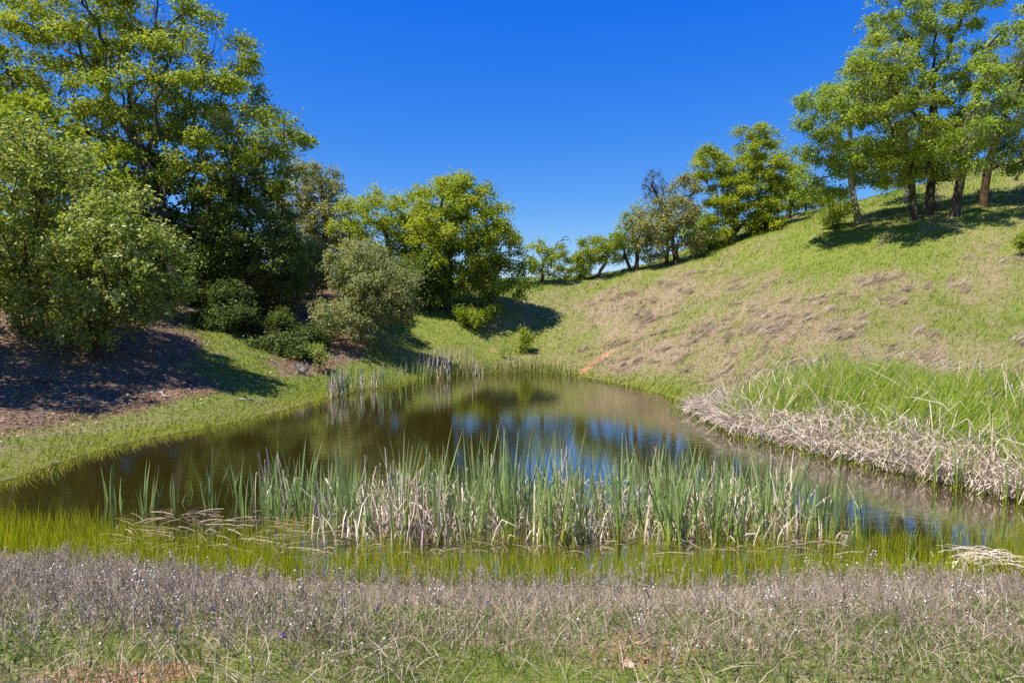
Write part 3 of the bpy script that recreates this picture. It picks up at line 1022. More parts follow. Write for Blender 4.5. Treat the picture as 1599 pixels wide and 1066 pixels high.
for k, (u, v, d, e, lab, mt) in enumerate([
        (848, 440, 50, [(822, 376, 866, 432), (846, 380, 892, 438)], 'rounded green oak on the skyline with a bare crooked branch above it', 'oak'),
        (905, 437, 51.5, [(884, 390, 926, 438)], 'smallest round oak on the skyline beside the arching oak', 'oak'),
        (930, 432, 51.5, [(896, 368, 962, 414), (932, 364, 980, 404)], 'arching skyline oak with pale sky showing beneath its crown', 'oak'),
        (985, 418, 52.5, [(950, 362, 990, 412)], 'thin skyline oak leaning beside the slim dark oak', 'oak_cool'),
        (1213, 345, 66, [(1192, 300, 1240, 335)], 'sparse grey oak on the ridge between the yellow-green oak and the hillside grove', 'oak_grey'),
        (1258, 335, 65, [(1236, 290, 1300, 328)], 'pale grey-green oak crossing the ridge line behind the grove', 'oak_grey'),
        (1110, 385, 57, [(1060, 330, 1120, 385)], 'grey-green oak seen through the gap behind the yellow-green oak', 'oak_cool')]):
    tr_ = make_tree('oak_tree', lab, 'tree', (u, v), d, e, mt, trunk_r=0.13, spacing=0.7, leaf=0.14, per_clump=60 if 'sparse' in lab else 170, clump=(0.5, 0.28), cap=90, seed=90 + k, group=None, top=0.7)
    if 'crooked' in lab:
        r = np.random.default_rng(62)
        for pl in ([(860, 420), (864, 396), (870, 379), (879, 375), (889, 374), (893, 381)], [(868, 384), (878, 381), (886, 385)], [(876, 376), (882, 369), (889, 371)]):
            g = Geo()
            tube(g, np.array([at(a, b, d) for a, b in pl]) - np.array(tr_.location), np.linspace(0.055, 0.014, len(pl)), r, 5, 0.5, 0.1)
            g.build('dead_branch', M['bark'], tr_, True)

# the grove of tall oaks at the upper right
make_tree('oak_tree', 'hillside oak with a pale lit trunk, outermost of the tall grove', 'tree', (1342, 350), 46,
          [(1236, 135, 1335, 225, -5), (1250, 190, 1360, 280, -4), (1240, 245, 1330, 318, -3), (1310, 205, 1410, 292), (1290, 85, 1420, 200, -3)],
          'oak_cool', 'bark_pale', trunk_r=0.22, spacing=1.2, leaf=0.17, per_clump=230, clump=(0.82, 0.36), seed=101, lichen=2200, cap=260)
make_tree('oak_tree', 'dark-trunked oak with twin stems beside the tallest oak of the grove', 'tree', (1428, 349), 42.5,
          [(1345, 215, 1440, 295, -2), (1380, 150, 1480, 250, -4), (1320, 60, 1430, 190, -5), (1400, 215, 1500, 290)],
          'oak', trunk_r=0.21, spacing=1.2, leaf=0.17, per_clump=230, clump=(0.8, 0.36), seed=102, lichen=1600, cap=200)
make_tree('oak_tree', 'tallest oak of the hillside grove with a sinuous black upper trunk', 'tree', (1446, 345), 43,
          [(1350, -30, 1470, 70), (1340, 40, 1440, 130), (1430, -40, 1560, 60), (1430, 60, 1540, 160), (1380, 110, 1470, 180), (1440, 150, 1560, 235, 2), (1330, 120, 1420, 200, 2)],
          'oak_cool', trunk_r=0.27, spacing=1.2, leaf=0.17, per_clump=230, clump=(0.82, 0.36), seed=103, lichen=2600, cap=280, top=0.62, gap=0.08, bend=1.0)
make_tree('oak_tree', 'thin straight oak between the tallest oak and the broad grey trunk', 'tree', (1460, 342), 43.5,
          [(1420, 220, 1500, 290), (1460, 170, 1540, 250)], 'oak', trunk_r=0.15, spacing=1.0, leaf=0.16, per_clump=170, clump=(0.75, 0.45), seed=104, lichen=700)
make_tree('oak_tree', 'oak with a broad straight grey trunk in the middle of the grove', 'tree', (1490, 337), 41.5,
          [(1460, 190, 1560, 278, -2), (1500, 110, 1600, 220, -4), (1530, 20, 1640, 130, -3)], 'oak_cool', trunk_r=0.27, spacing=1.2, leaf=0.17, per_clump=230, clump=(0.82, 0.36), seed=105, lichen=2200, cap=220)
make_tree('oak_tree', 'oak with an orange-brown scorched trunk base and hanging pale lichen', 'tree', (1536, 316), 43,
          [(1530, 150, 1640, 240), (1560, 60, 1700, 180), (1560, 200, 1680, 270), (1600, -40, 1740, 90)], 'oak_cool', 'bark_orange', trunk_r=0.24, spacing=1.2, leaf=0.17, per_clump=220,
          clump=(0.82, 0.36), seed=106, lichen=5200, cap=220, lean=(0, 0))
make_tree('oak_tree', 'pale-stemmed oak standing behind the grove', 'tree', (1411, 334), 50,
          [(1370, 190, 1450, 290), (1360, 230, 1420, 300)], 'oak', 'bark_pale', trunk_r=0.2, spacing=1.15, leaf=0.18, per_clump=150, clump=(0.85, 0.5), seed=107, lichen=600)
make_tree('shrub', 'dark green shrub hugging the ground beneath the pale-trunked oak', 'shrub', (1306, 362), 46, [(1286, 300, 1330, 362)], 'oak', 'bark', trunk_r=0.06,
          spacing=0.7, leaf=0.16, per_clump=170, clump=(0.6, 0.5), seed=108, stems=4, cap=60)
# neighbours just outside the frame whose shade falls into it
make_tree('oak_tree', 'leafy oak rooted on the bank outside the picture, shading the leaf litter', 'tree', None, 17,
          [(-560, 0, -110, 330), (-480, 200, -75, 430)], 'oak', trunk_r=0.25, spacing=1.1, leaf=0.17, per_clump=150, clump=(0.8, 0.5), seed=110, base=(-20.5, 17), cap=130)

# ------------------------------------------------------------------ scatter
def scatter(n, x0, x1, y0, y1, dens, rng, margin=60):
    x, y = rng.uniform(x0, x1, n), rng.uniform(y0, y1, n)
    P = np.stack([x, y, np.zeros(n)], 1)
    u, v = project(np.stack([x, y, np.full(n, 1.5)], 1))
    ok = (u > -margin) & (u < 1599 + margin)
    P = P[ok]
    k = rng.random(len(P)) < dens(P[:, 0], P[:, 1])
    P = P[k]
    P[:, 2] = ground(P[:, 0], P[:, 1])
    u, v = project(P)
    return P[(v < 1110) & (v > -80)]


rng = np.random.default_rng(77)
# hillside grass (kept off the litter, the scar and the water)
G = Geo()
P = scatter(420000, -30, 60, 14, 82, lambda x, y: sstep(0.2, 0.8, pond_sd(x, y)) * (1 - 0.9 * litterness(x, y)) * (1 - 0.85 * bareness(x, y)) * np.clip(26 / y, 0.25, 1) ** 1.2, rng)
dr = dryness(P[:, 0], P[:, 1])
hh = (0.06 + 0.11 * rng.random(len(P))) * (1 + 0.010 * P[:, 1])
blades(G, P - [0, 0, .02], hh, 0.016 + 0.0006 * P[:, 1], rng, 0.6, np.clip(dr * 0.9 + (rng.random(len(P)) - 0.5) * 0.6, 0, 1), 3, wind=(0.35, -0.15))
tag(G.build('hillside_grass', M['hill_grass']), 'short spring grass covering the sunny hillside', 'grass', kind='stuff')
# laid-over dry tufts in streaks on the right-hand slope
G = Geo()
P = scatter(9000, 3, 55, 17, 60, lambda x, y: sstep(0.50, 0.72, dryness(x, y)) * sstep(1.0, 2.0, pond_sd(x, y)) * sstep(0.45, 0.75, fbm(x / 1.3, y / 1.3, 12, 3)), rng)
P = P[:900]
for q in P:
    n = 40
    r = 0.12 + 0.14 * rng.random()
    ln_ = r * (1.5 + 3.0 * rng.random())
    t_ = rng.normal(size=n) * ln_ * 0.5
    e_ = rng.normal(size=n) * r * 0.5
    bp = np.stack([q[0] + 0.62 * t_ - 0.78 * e_, q[1] + 0.78 * t_ + 0.62 * e_, np.zeros(n)], 1)
    bp[:, 2] = q[2] + (bp[:, 0] - q[0]) * 0.28 + rng.random(n) * 0.07
    tn = 0.15 + 0.6 * rng.random()
    blades(G, bp, 0.10 + 0.20 * rng.random(n), np.full(n, 0.024), rng, 0.5, np.clip(tn + 0.5 * (rng.random(n) - 0.4), 0, 1), 3, wind=(1.0, -0.9))
tag(G.build('dry_grass_tufts', M['straw']), 'bleached dry grass tufts laid over in streaks on the slope', 'dry grass', kind='stuff')
# leaf litter on the west bank
G = Geo()
P = scatter(120000, -32, -2, 11, 46, lambda x, y: np.clip(litterness(x, y) * 1.1, 0, 1) * np.clip(20 / y, .3, 1) * (0.25 + 0.9 * sstep(.35, .6, fbm(x / .9, y / .9, 3, 3))), rng)
n = len(P)
L_ = 0.05 + 0.07 * rng.random(n)
leaves(G, P + np.stack([np.zeros(n), np.zeros(n), 0.01 + 0.04 * rng.random(n)], 1), L_, L_ * 0.6, rng, rng.random(n) ** 1.6, up=1.4)
tag(G.build('leaf_litter', M['litter']), 'dry brown leaf litter under the trees on the west bank', 'leaf litter', kind='stuff')
# bank grass, short and bright, along the west and far shores
G = Geo()
P = scatter(160000, -20, 9, 10, 40, lambda x, y: np.exp(-((pond_sd(x, y) - 0.35) / 0.55) ** 2) * np.clip(16 / y, .3, 1), rng)
P[:, 2] = np.maximum(P[:, 2], -0.03)
blades(G, P, 0.08 + 0.20 * rng.random(len(P)) ** 1.5, 0.012 + 0.0006 * P[:, 1], rng, 0.6, 0.2 + 0.75 * rng.random(len(P)), 3, wind=(0.5, -0.2))
tag(G.build('shore_grass', M['shore']), 'bright yellow-green grass fringing the shoreline', 'grass', kind='stuff')
# sedge standing in the shallows below the dam
G = Geo()


def sedge_d(x, y):
    sd = pond_sd(x, y)
    near = sstep(10.4, 9.3, y - 0.10 * np.maximum(np.abs(x) - 5, 0) ** 1.25) * sstep(0.55, -0.1, sd)
    patch = 0.10 + 0.75 * sstep(0.42, 0.60, fbm(x / 0.6, y / 0.4, 9, 3))
    thin = 1 - 0.4 * sstep(3.5, 5.0, x) * sstep(8.9, 9.5, y)
    return near * thin * np.maximum(patch, sstep(-1.1, -0.35, sd))


P = scatter(150000, -14, 15, 7.2, 15, sedge_d, rng)
P[:, 2] = np.maximum(P[:, 2], -0.12)
blades(G, P, 0.16 + 0.26 * rng.random(len(P)), np.full(len(P), 0.008), rng, 0.32, None, 3)
tag(G.build('sedge', M['sedge']), 'yellow-green sedge standing in the shallows along the dam', 'sedge', kind='stuff')

# ------------------------------------------------------------------ cattails
def leaf_mesh(seed):
    r = np.random.default_rng(seed)
    K = 7
    f = np.linspace(0, 1, K)
    b = 0.03 + 0.10 * r.random()
    G = Geo()
    pts = np.stack([b * f ** 2.2, 0.02 * np.sin(f * 3 + r.random()), f], 1)[None]
    wd = np.array([[0.95, 1.0, 1.0, 0.9, 0.72, 0.42, 0.0]])
    tw = r.random() * 1.2
    s = np.array([[math.sin(tw) * 0.3, 1, 0]])
    G2 = Geo()
    ribbons(G2, pts, wd * 0.026, 0.2 + 0.8 * r.random(), r, True, side=unit(s))
    return G2.mesh('cattail_leaf', M['cattail'])


LEAF = [leaf_mesh(k) for k in range(10)]


def stalk_mesh(seed, kind):
    r = np.random.default_rng(seed)
    G = Geo()
    if kind == 0:      # upright
        pts = np.array([[0, 0, -0.1], [0.01, 0, 0.3], [0.03 + .03 * r.random(), 0.02, 0.65], [0.05 + .06 * r.random(), 0.03, 1.0]])
    elif kind == 1:    # snapped over
        pts = np.array([[0, 0, -0.1], [0.02, 0, 0.45], [0.05, 0.0, 0.9], [0.30, 0.05, 0.62 + 0.2 * r.random()], [0.52, 0.08, 0.22]])
    else:              # leaning straight
        pts = np.array([[0, 0, -0.1], [0.18, 0.02, 0.28], [0.42, 0.04, 0.62], [0.70, 0.05, 0.92]])
    n = len(pts)
    wd = np.linspace(0.028, 0.014, n)
    tone = 0.35 + 0.65 * r.random()
    for k in range(2):
        q = pts + r.normal(size=pts.shape) * 0.006
        s = unit(np.array([[math.cos(k * 1.4), math.sin(k * 1.4), 0.1]]))
        ribbons(G, q[None], wd[None], tone, r, False, side=s)
    return G.mesh('dry_cattail_stalk', M['dead_reed'])


STALK = {k: [stalk_mesh(10 * k + j, k) for j in range(4)] for k in range(3)}
rr_ = random.Random(4)


def cattail(x, y, height, nleaf, label, group, spread=0.13):
    o = empty('cattail_plant', (x, y, min(0.0, gz(x, y)) - 0.03), rr_.random() * 6.28)
    tag(o, label, 'cattail', group)
    for k in range(nleaf):
        c = bpy.data.objects.new('leaf', rr_.choice(LEAF))
        COL.objects.link(c)
        c.parent = o
        h = height * (0.62 + 0.5 * rr_.random())
        a = rr_.random() * 6.28
        c.location = (0.025 * math.cos(a), 0.025 * math.sin(a), 0)
        t = rr_.gauss(0, spread)
        c.rotation_euler = (rr_.gauss(0, spread), t, a)
        wsc = 0.85 + 0.5 * rr_.random()
        c.scale = (wsc * h, wsc, h)
    return o


def place(u, v):
    p = wpt(u, v)
    return p


GN, GS, GR, GF = ('cattails standing in the near reed bed', 'cattails scattered at the sparse west end of the near bed', 'cattails beyond the east end of the near bed',
                  'cattails along the far west shore')
used = []
for (u, v, h, n) in [(170, 783, .85, 5), (188, 790, .6, 4), (228, 806, .95, 8), (238, 796, .8, 6), (262, 776, .9, 6), (276, 790, .7, 5), (330, 797, 1.15, 8), (341, 785, .7, 5),
                     (372, 780, 1.1, 7), (385, 812, .8, 6), (397, 775, 1.0, 6), (412, 806, 1.0, 6), (424, 812, .8, 6), (356, 770, .8, 4), (303, 770, .6, 4), (442, 790, .9, 5)]:
    x, y = place(u, v)
    cattail(x, y, h * 1.2, n, ('tall ' if h > .95 else 'short ' if h < .75 else '') + ('bushy ' if n > 6 else 'slender ' if n < 6 else '') + 'green cattail rising from open water at the sparse end', GS)
cnt = 0
for k in range(2000):
    if cnt >= 215:
        break
    u = rr_.uniform(415, 1225)
    v = rr_.uniform(768, 862)
    dens = 0.95 if 540 < u < 1200 else 0.55
    if u < 560:
        v = rr_.uniform(775, 815 + (u - 415) * 0.2)
    if rr_.random() > dens:
        continue
    if 640 < u < 700 and v > 800 and rr_.random() < 0.6:
        continue
    if 925 < u < 985 and 800 > v and rr_.random() < 0.8:
        continue
    x, y = place(u, v)
    if any((x - a) ** 2 + (y - b) ** 2 < 0.012 for a, b in used):
        continue
    used.append((x, y))
    h = rr_.uniform(1.15, 1.85) * (0.9 if u < 620 else 1.0)
    zone = ('green cattail in the thinner stretch of the near reed bed' if u < 600 else
            'green cattail crowded in the densest middle of the near bed' if u < 930 else
            'green cattail before the blue sky reflection in the near bed' if u < 1040 else
            'green cattail in the thick end facing the straw bank')
    nl = rr_.randint(4, 8)
    look = ('short ' if h < 1.35 else 'tall ' if h > 1.62 else '') + ('bushy ' if nl > 6 else 'slender ' if nl < 5 else '')
    cattail(x, y, h, nl, look + zone, GN)
    cnt += 1
for (u, v, h, n) in [(1264, 800, .95, 5), (1277, 838, 1.25, 9), (1290, 842, 1.3, 9), (1322, 800, .8, 5), (1345, 848, 1.2, 8), (1250, 820, 1.1, 7), (1262, 846, 1.1, 7), (1303, 830, 1.0, 6), (1330, 838, .9, 6), (1238, 836, 1.2, 7), (1312, 790, 1.0, 5), (1420, 890, .5, 4), (1472, 872, .5, 3), (1558, 862, .6, 3)]:
    x, y = place(u, v)
    cattail(x, y, h * 1.25, n, ('tall ' if h > 1.1 else 'short ' if h < .85 else '') + ('bushy ' if n > 6 else 'slender ' if n < 6 else '') + 'green cattail in dark water past the thick end of the near bed', GR, 0.1)
for k in range(46):
    u = rr_.uniform(518, 672) if k > 8 else rr_.uniform(518, 560)
    v = 622 - (u - 510) * 0.17 - rr_.uniform(-2, 5)
    x, y = place(u, v)
    cattail(x, y, rr_.uniform(0.9, 1.45), 5, 'small green cattail on the far shore beneath the shaded litter bank', GF, 0.08)
# pale dry reeds at the pond head
GH = 'pale dry reeds at the head of the pond'
for k in range(18):
    u = rr_.uniform(664, 730) if k < 12 else rr_.uniform(730, 830)
    v = 592 - (u - 660) * 0.06 + rr_.uniform(-3, 2)
    x, y = place(u, max(v, 575))
    o = link('dry_reed_clump', None)
    o.location = (x, y, -0.05)
    o.rotation_euler = (0, 0, rr_.random() * 6.28)
    tag(o, 'pale dry reed clump at the far head of the pond', 'reed', GH)
    for j in range(4):
        c = link('stalk', rr_.choice(STALK[0]), o)
        h = rr_.uniform(0.6, 1.6) if u < 730 else rr_.uniform(0.4, 1.0)
        c.scale = (1.6, 1.6, h)
        c.location = (rr_.gauss(0, .2), rr_.gauss(0, .12), 0)
        c.rotation_euler = (rr_.gauss(0, .08), rr_.gauss(0, .08), rr_.random() * 6.28)
for k in range(15):
    u = rr_.uniform(516, 640) if k > 7 else rr_.uniform(514, 540)
    x, y = place(u, 621 - (u - 510) * 0.17 + rr_.uniform(-2, 3))
    o = link('dry_reed_clump', None)
    o.location = (x, y, -0.05)
    o.rotation_euler = (0, 0, rr_.random() * 6.28)
    tag(o, 'pale dry reed clump among the far cattails beneath the litter bank', 'reed', 'pale dry reeds along the far west shore')
    for j in range(4):
        c = link('stalk', rr_.choice(STALK[0]), o)
        c.scale = (1.5, 1.5, rr_.uniform(0.5, 1.15))
        c.location = (rr_.gauss(0, .12), rr_.gauss(0, .1), 0)
        c.rotation_euler = (rr_.gauss(0, .08), rr_.gauss(0, .08), rr_.random() * 6.28)
G = Geo()
P = scatter(9000, -6, 5, 28, 37, lambda x, y: np.exp(-((pond_sd(x, y) + 0.1) / 0.7) ** 2) * sstep(-5, -3.5, x) * sstep(3.6, 1.5, x), rng)
P[:, 2] = np.maximum(P[:, 2], -0.05)
blades(G, P, 0.4 + 0.6 * rng.random(len(P)), np.full(len(P), 0.03), rng, 0.35, None, 3)
tag(G.build('far_reeds', M['hill_grass']), 'grey-green reeds massed at the head of the pond', 'reeds', kind='stuff')

# dead stalks in the near bed
GD = 'dry cattail stalks in the near reed bed'
spots = []
for k in range(165):
    c = rr_.random()
    if c < 0.30:
        u, v = rr_.gauss(645, 34), rr_.uniform(800, 862)
    elif c < 0.45:
        u, v = rr_.gauss(880, 40), rr_.uniform(800, 855)
    elif c < 0.58:
        u, v = rr_.gauss(1140, 45), rr_.uniform(790, 850)
    elif c < 0.68:
        u, v = rr_.gauss(440, 26), rr_.uniform(778, 812)
    else:
        u, v = rr_.uniform(490, 1240), rr_.uniform(780, 860)
    spots.append((u, v))
for (u, v) in spots:
    x, y = place(u, v)
    kind = rr_.choice([0, 0, 0, 0, 0, 1, 1, 2])
    o = link('dry_cattail_stalk', rr_.choice(STALK[kind]))
    h = rr_.uniform(0.5, 1.15) if kind == 0 else rr_.uniform(0.4, 0.8)
    o.location = (x, y, -0.02)
    o.scale = (h * 0.9, 1.0, h) if kind else (1, 1, h)
    o.rotation_euler = (rr_.gauss(0, .08), rr_.gauss(0, .08), rr_.random() * 6.28)
    look = ('short ' if h < 0.62 else 'long ' if h > 0.78 else '')
    place_ = (' towards its sparse end' if u < 560 else ' in its densest tangle' if u < 720 else ' before the sky reflection' if u < 1000 else ' towards the straw bank')
    tag(o, look + ('pale upright dry cattail stalk in the near reed bed', 'pale dry cattail stalk snapped over in the near reed bed',
            'pale dry cattail stalk leaning through the near reed bed')[kind] + place_, 'dry stalk', GD)


def thatch(G, P, rng, hmin, hmax, lean, wd, fall=(0, 0), tone_lo=0.1):
    n = len(P)
    a = rng.random(n) * 2 * np.pi
    h = hmin + (hmax - hmin) * rng.random(n)
    ln = lean * (0.2 + rng.random(n))
    dx, dy = np.cos(a) * ln + fall[0] * rng.random(n), np.sin(a) * ln + fall[1] * rng.random(n)
    brk = 0.45 + 0.3 * rng.random(n)
    drop = rng.random(n) ** 1.5 * 1.1
    p0 = P
    p1 = P + np.stack([dx * h * 0.25, dy * h * 0.25, h * brk * 0.6], 1)
    p2 = P + np.stack([dx * h * 0.6, dy * h * 0.6, h * brk], 1)
    p3 = P + np.stack([dx * h * 1.4, dy * h * 1.4, np.maximum(h * brk + h * (0.5 - drop), 0.02 - P[:, 2])], 1)
    ribbons(G, np.stack([p0, p1, p2, p3], 1), np.tile([1, 1, .9, .5], (n, 1)) * (wd * (0.7 + 0.6 * rng.random(n)))[:, None],
            np.clip(tone_lo + (1 - tone_lo) * rng.random(n) ** 0.8, 0, 1), rng, False)


G = Geo()
n = 1900
u = np.concatenate([rng.normal(645, 45, 500), rng.normal(870, 60, 450), rng.normal(1120, 70, 350), rng.uniform(480, 1260, 600)])
v = rng.uniform(786, 858, n)
d_ = CAM_Z * F / (v - 480)
P = np.stack([(u - 799.5) / F * d_, d_, np.full(n, -0.02)], 1)
thatch(G, P, rng, 0.2, 0.75, 0.4, 0.015)
P2 = np.stack([(rng.uniform(160, 1330, 900) - 799.5) / F * 9.6, rng.uniform(8.6, 10.6, 900), np.full(900, 0.01)], 1)
dirn = rng.random(900) * 2 * np.pi
ll = 0.15 + 0.4 * rng.random(900)
E = np.stack([np.cos(dirn) * ll, np.sin(dirn) * ll * 0.5, rng.random(900) * 0.08], 1)
ribbons(G, np.stack([P2, P2 + E * 0.5 + [0, 0, .02], P2 + E], 1), np.full((900, 3), 0.012), rng.random(900) * 0.4, rng, False)
tag(G.build('reed_thatch', M['dead_reed']), 'tangled dead reed thatch at the foot of the near cattails', 'reed thatch', kind='stuff')

# the straw bank and green reeds along the east shore
shore_e = np.array([wpt(*q) for q in [(1072, 640), (1150, 680), (1250, 704), (1400, 740), (1500, 764), (1599, 786)]] + [(10.8, 10.0)])


def along(n, off0, off1, rng, t0=0.0, t1=1.0):
    seg = np.diff(shore_e, axis=0)
    ln = np.linalg.norm(seg, axis=1)
    cum = np.concatenate([[0], np.cumsum(ln)])
    s = (t0 + (t1 - t0) * rng.random(n)) * cum[-1]
    i = np.clip(np.searchsorted(cum, s) - 1, 0, len(seg) - 1)
    f = (s - cum[i]) / ln[i]
    p = shore_e[i] + seg[i] * f[:, None]
    nrm = np.stack([-seg[i, 1], seg[i, 0]], 1) / ln[i][:, None]
    nrm = np.where((nrm[:, :1] > 0), nrm, -nrm)
    off = off0 + (off1 - off0) * rng.random(n)
    return p + nrm * off[:, None], off, s / cum[-1]


G = Geo()
n = 10500
p, off, s = along(n, -0.15, 1.15, rng)
lump = 0.1 + 1.5 * sstep(0.3, 0.7, fbm(s * 16, off * 0.5, 5, 3))
base_h = np.clip(0.08 + off * 0.34, 0, 0.6) * rng.random(n) * lump * (0.35 + 0.65 * sstep(0.1, .5, s))
P = np.stack([p[:, 0], p[:, 1], np.maximum(ground(p[:, 0], p[:, 1]), -0.02) + base_h], 1)
keep = rng.random(n) < np.where(off < 0.75, 1.0, 0.45)
thatch(G, P[keep], rng, 0.15, 0.55, 0.5, 0.017, fall=(-0.7, -0.4), tone_lo=0.4)
tag(G.build('straw_bank', M['dead_reed']), 'bleached reed straw collapsed towards the water along the east shore', 'reed straw', kind='stuff')
G = Geo()
n = 52000
p, off, s = along(n, 0.3, 5.2, rng, 0.0, 1.0)
keep = rng.random(n) < (0.22 + 0.78 * sstep(0.45, 1.1, off)) * sstep(5.2, 3.0, off) * (0.5 + 0.5 * sstep(.35, .5, fbm(p[:, 0] / 1.1, p[:, 1] / 1.1, 3, 3)))
p, off, s = p[keep], off[keep], s[keep]
P = np.stack([p[:, 0], p[:, 1], ground(p[:, 0], p[:, 1])], 1)
blades(G, P, (0.30 + 0.75 * rng.random(len(P))) * (0.6 + 0.8 * fbm(p[:, 0] / 0.9, p[:, 1] / 0.9, 8, 2)) * (0.4 + 0.6 * sstep(0.0, 0.35, s)) * (0.55 + 0.45 * sstep(0.4, 1.6, off)), np.full(len(P), 0.018), rng, 0.4, None, 4, wind=(0.22, -0.1))
p, off, s = along(2600, 0.0, 1.6, rng, 0.1, 1.0)
k = rng.random(len(p)) < sstep(0.5, 0.62, fbm(s * 40, off, 6, 2))
p = p[k]
P = np.stack([p[:, 0], p[:, 1], np.maximum(ground(p[:, 0], p[:, 1]), 0)], 1)
blades(G, P, 0.5 + 0.5 * rng.random(len(P)), np.full(len(P), 0.018), rng, 0.35, None, 4)
tag(G.build('green_reeds', M['reed_green']), 'tall fresh green reeds massed behind the straw bank', 'reeds', kind='stuff')
G = Geo()
p, off, s = along(800, 0.6, 4.5, rng, 0.05, 1.0)
P = np.stack([p[:, 0], p[:, 1], ground(p[:, 0], p[:, 1])], 1)
thatch(G, P, rng, 0.7, 1.3, 0.3, 0.016, fall=(-0.5, -0.2), tone_lo=0.4)
tag(G.build('dry_stems', M['dead_reed']), 'pale dry stems leaning among the fresh green reeds', 'dry stems', kind='stuff')
for k, (u, v) in enumerate([(1275, 694), (1400, 722), (1408, 724), (1460, 758), (1492, 764), (1502, 762), (1570, 782), (1590, 784)]):
    x, y = place(u, v + 4)
    cattail(x, y, rr_.uniform(0.75, 1.0), 8, 'bright green cattail tuft at the waterline in front of the straw bank', 'green tufts in front of the straw bank', 0.07)

# ------------------------------------------------------------------ the dam in front: weeds, straw, herbs, stones
G = Geo()
P = scatter(90000, -8, 8, 2.4, 8.2, lambda x, y: sstep(-0.3, 0.5, pond_sd(x, y)) * (0.25 + 0.75 * sstep(.35, .6, fbm(x / .6, y / .6, 2, 3))) * sstep(8.2, 7.4, y) * (0.35 + .65 * sstep(6, 3.5, y)), rng)
blades(G, P, 0.04 + 0.12 * rng.random(len(P)), np.full(len(P), 0.0045), rng, 0.9, None, 3)
n = 9000
P = scatter(15000, -6, 6, 2.5, 5.4, lambda x, y: sstep(.45, .62, fbm(x / .7, y / .7, 5, 3)) * sstep(5.6, 3.6, y), rng)
n = len(P)
L_ = 0.014 + 0.022 * rng.random(n)
leaves(G, P + np.stack([np.zeros(n), np.zeros(n), 0.02 + 0.06 * rng.random(n)], 1), L_, L_ * 0.7, rng, rng.random(n), up=1.2)
tag(G.build('low_herbs', M['low_green']), 'low green herbs and grass between the dry weeds on the dam', 'herbs', kind='stuff')
G = Geo()
P = scatter(110000, -11, 11, 2.4, 8.4, lambda x, y: sstep(-0.25, 0.25, pond_sd(x, y)) * (0.55 + 0.45 * sstep(4.5, 7.2, y)) * (0.3 + .7 * sstep(.35, .6, fbm(x / .9, y / .5, 7, 3))), rng)
n = len(P)
dirn = rng.random(n) * 2 * np.pi
ll = 0.06 + 0.2 * rng.random(n) ** 2
E = np.stack([np.cos(dirn) * ll, np.sin(dirn) * ll, 0.02 + rng.random(n) * 0.12], 1)
ribbons(G, np.stack([P, P + E * 0.5 + [0, 0, .02], P + E], 1), np.tile([1, .9, .5], (n, 1)) * 0.0038, np.clip(rng.random(n), 0, 1), rng, True)
tag(G.build('dry_straw', M['straw']), 'matted dry straw on the crest of the dam beside the sedge', 'straw', kind='stuff')


def weed_arrays(r, hgt, branches):
    segs, heads = [], []
    top = np.array([r.normal() * 0.12, r.normal() * 0.12, 1.0])
    pts = [np.zeros(3), top * 0.35 + r.normal(size=3) * 0.02, top * 0.7 + r.normal(size=3) * 0.03, top]
    for a, b in zip(pts[:-1], pts[1:]):
        segs.append((a, b, 0.010, 0.007))
    for k in range(branches):
        f = 0.2 + 0.75 * r.random()
        a = top * f
        ang = r.random() * 6.28
        l = (0.16 + 0.3 * r.random()) * (1.15 - 0.6 * f)
        b = a + np.array([math.cos(ang) * l * 0.45, math.sin(ang) * l * 0.45, l * 0.9])
        segs.append((a, b, 0.007, 0.004))
        heads.append(b)
        if r.random() < 0.6:
            m = a + (b - a) * 0.5
            ang += r.normal() * 1.2
            c = m + np.array([math.cos(ang) * l * 0.3, math.sin(ang) * l * 0.3, l * 0.4])
            segs.append((m, c, 0.005, 0.003))
            heads.append(c)
    heads.append(top)
    return segs, np.array(heads)


def octa(G, C, r, tone):
    n = len(C)
    if n == 0:
        return
    o = np.array([(1, 0, 0), (0, 1, 0), (-1, 0, 0), (0, -1, 0), (0, 0, 1), (0, 0, -1)], float) * [1, 1, .8]
    V = C[:, None] + o[None] * r[:, None, None]
    t = np.array([(0, 1, 4), (1, 2, 4), (2, 3, 4), (3, 0, 4), (1, 0, 5), (2, 1, 5), (3, 2, 5), (0, 3, 5)])
    T = (t[None] + (np.arange(n) * 6)[:, None, None]).reshape(-1, 3)
    G.add(V.reshape(-1, 3), T, np.repeat(tone, 6), 0.5)


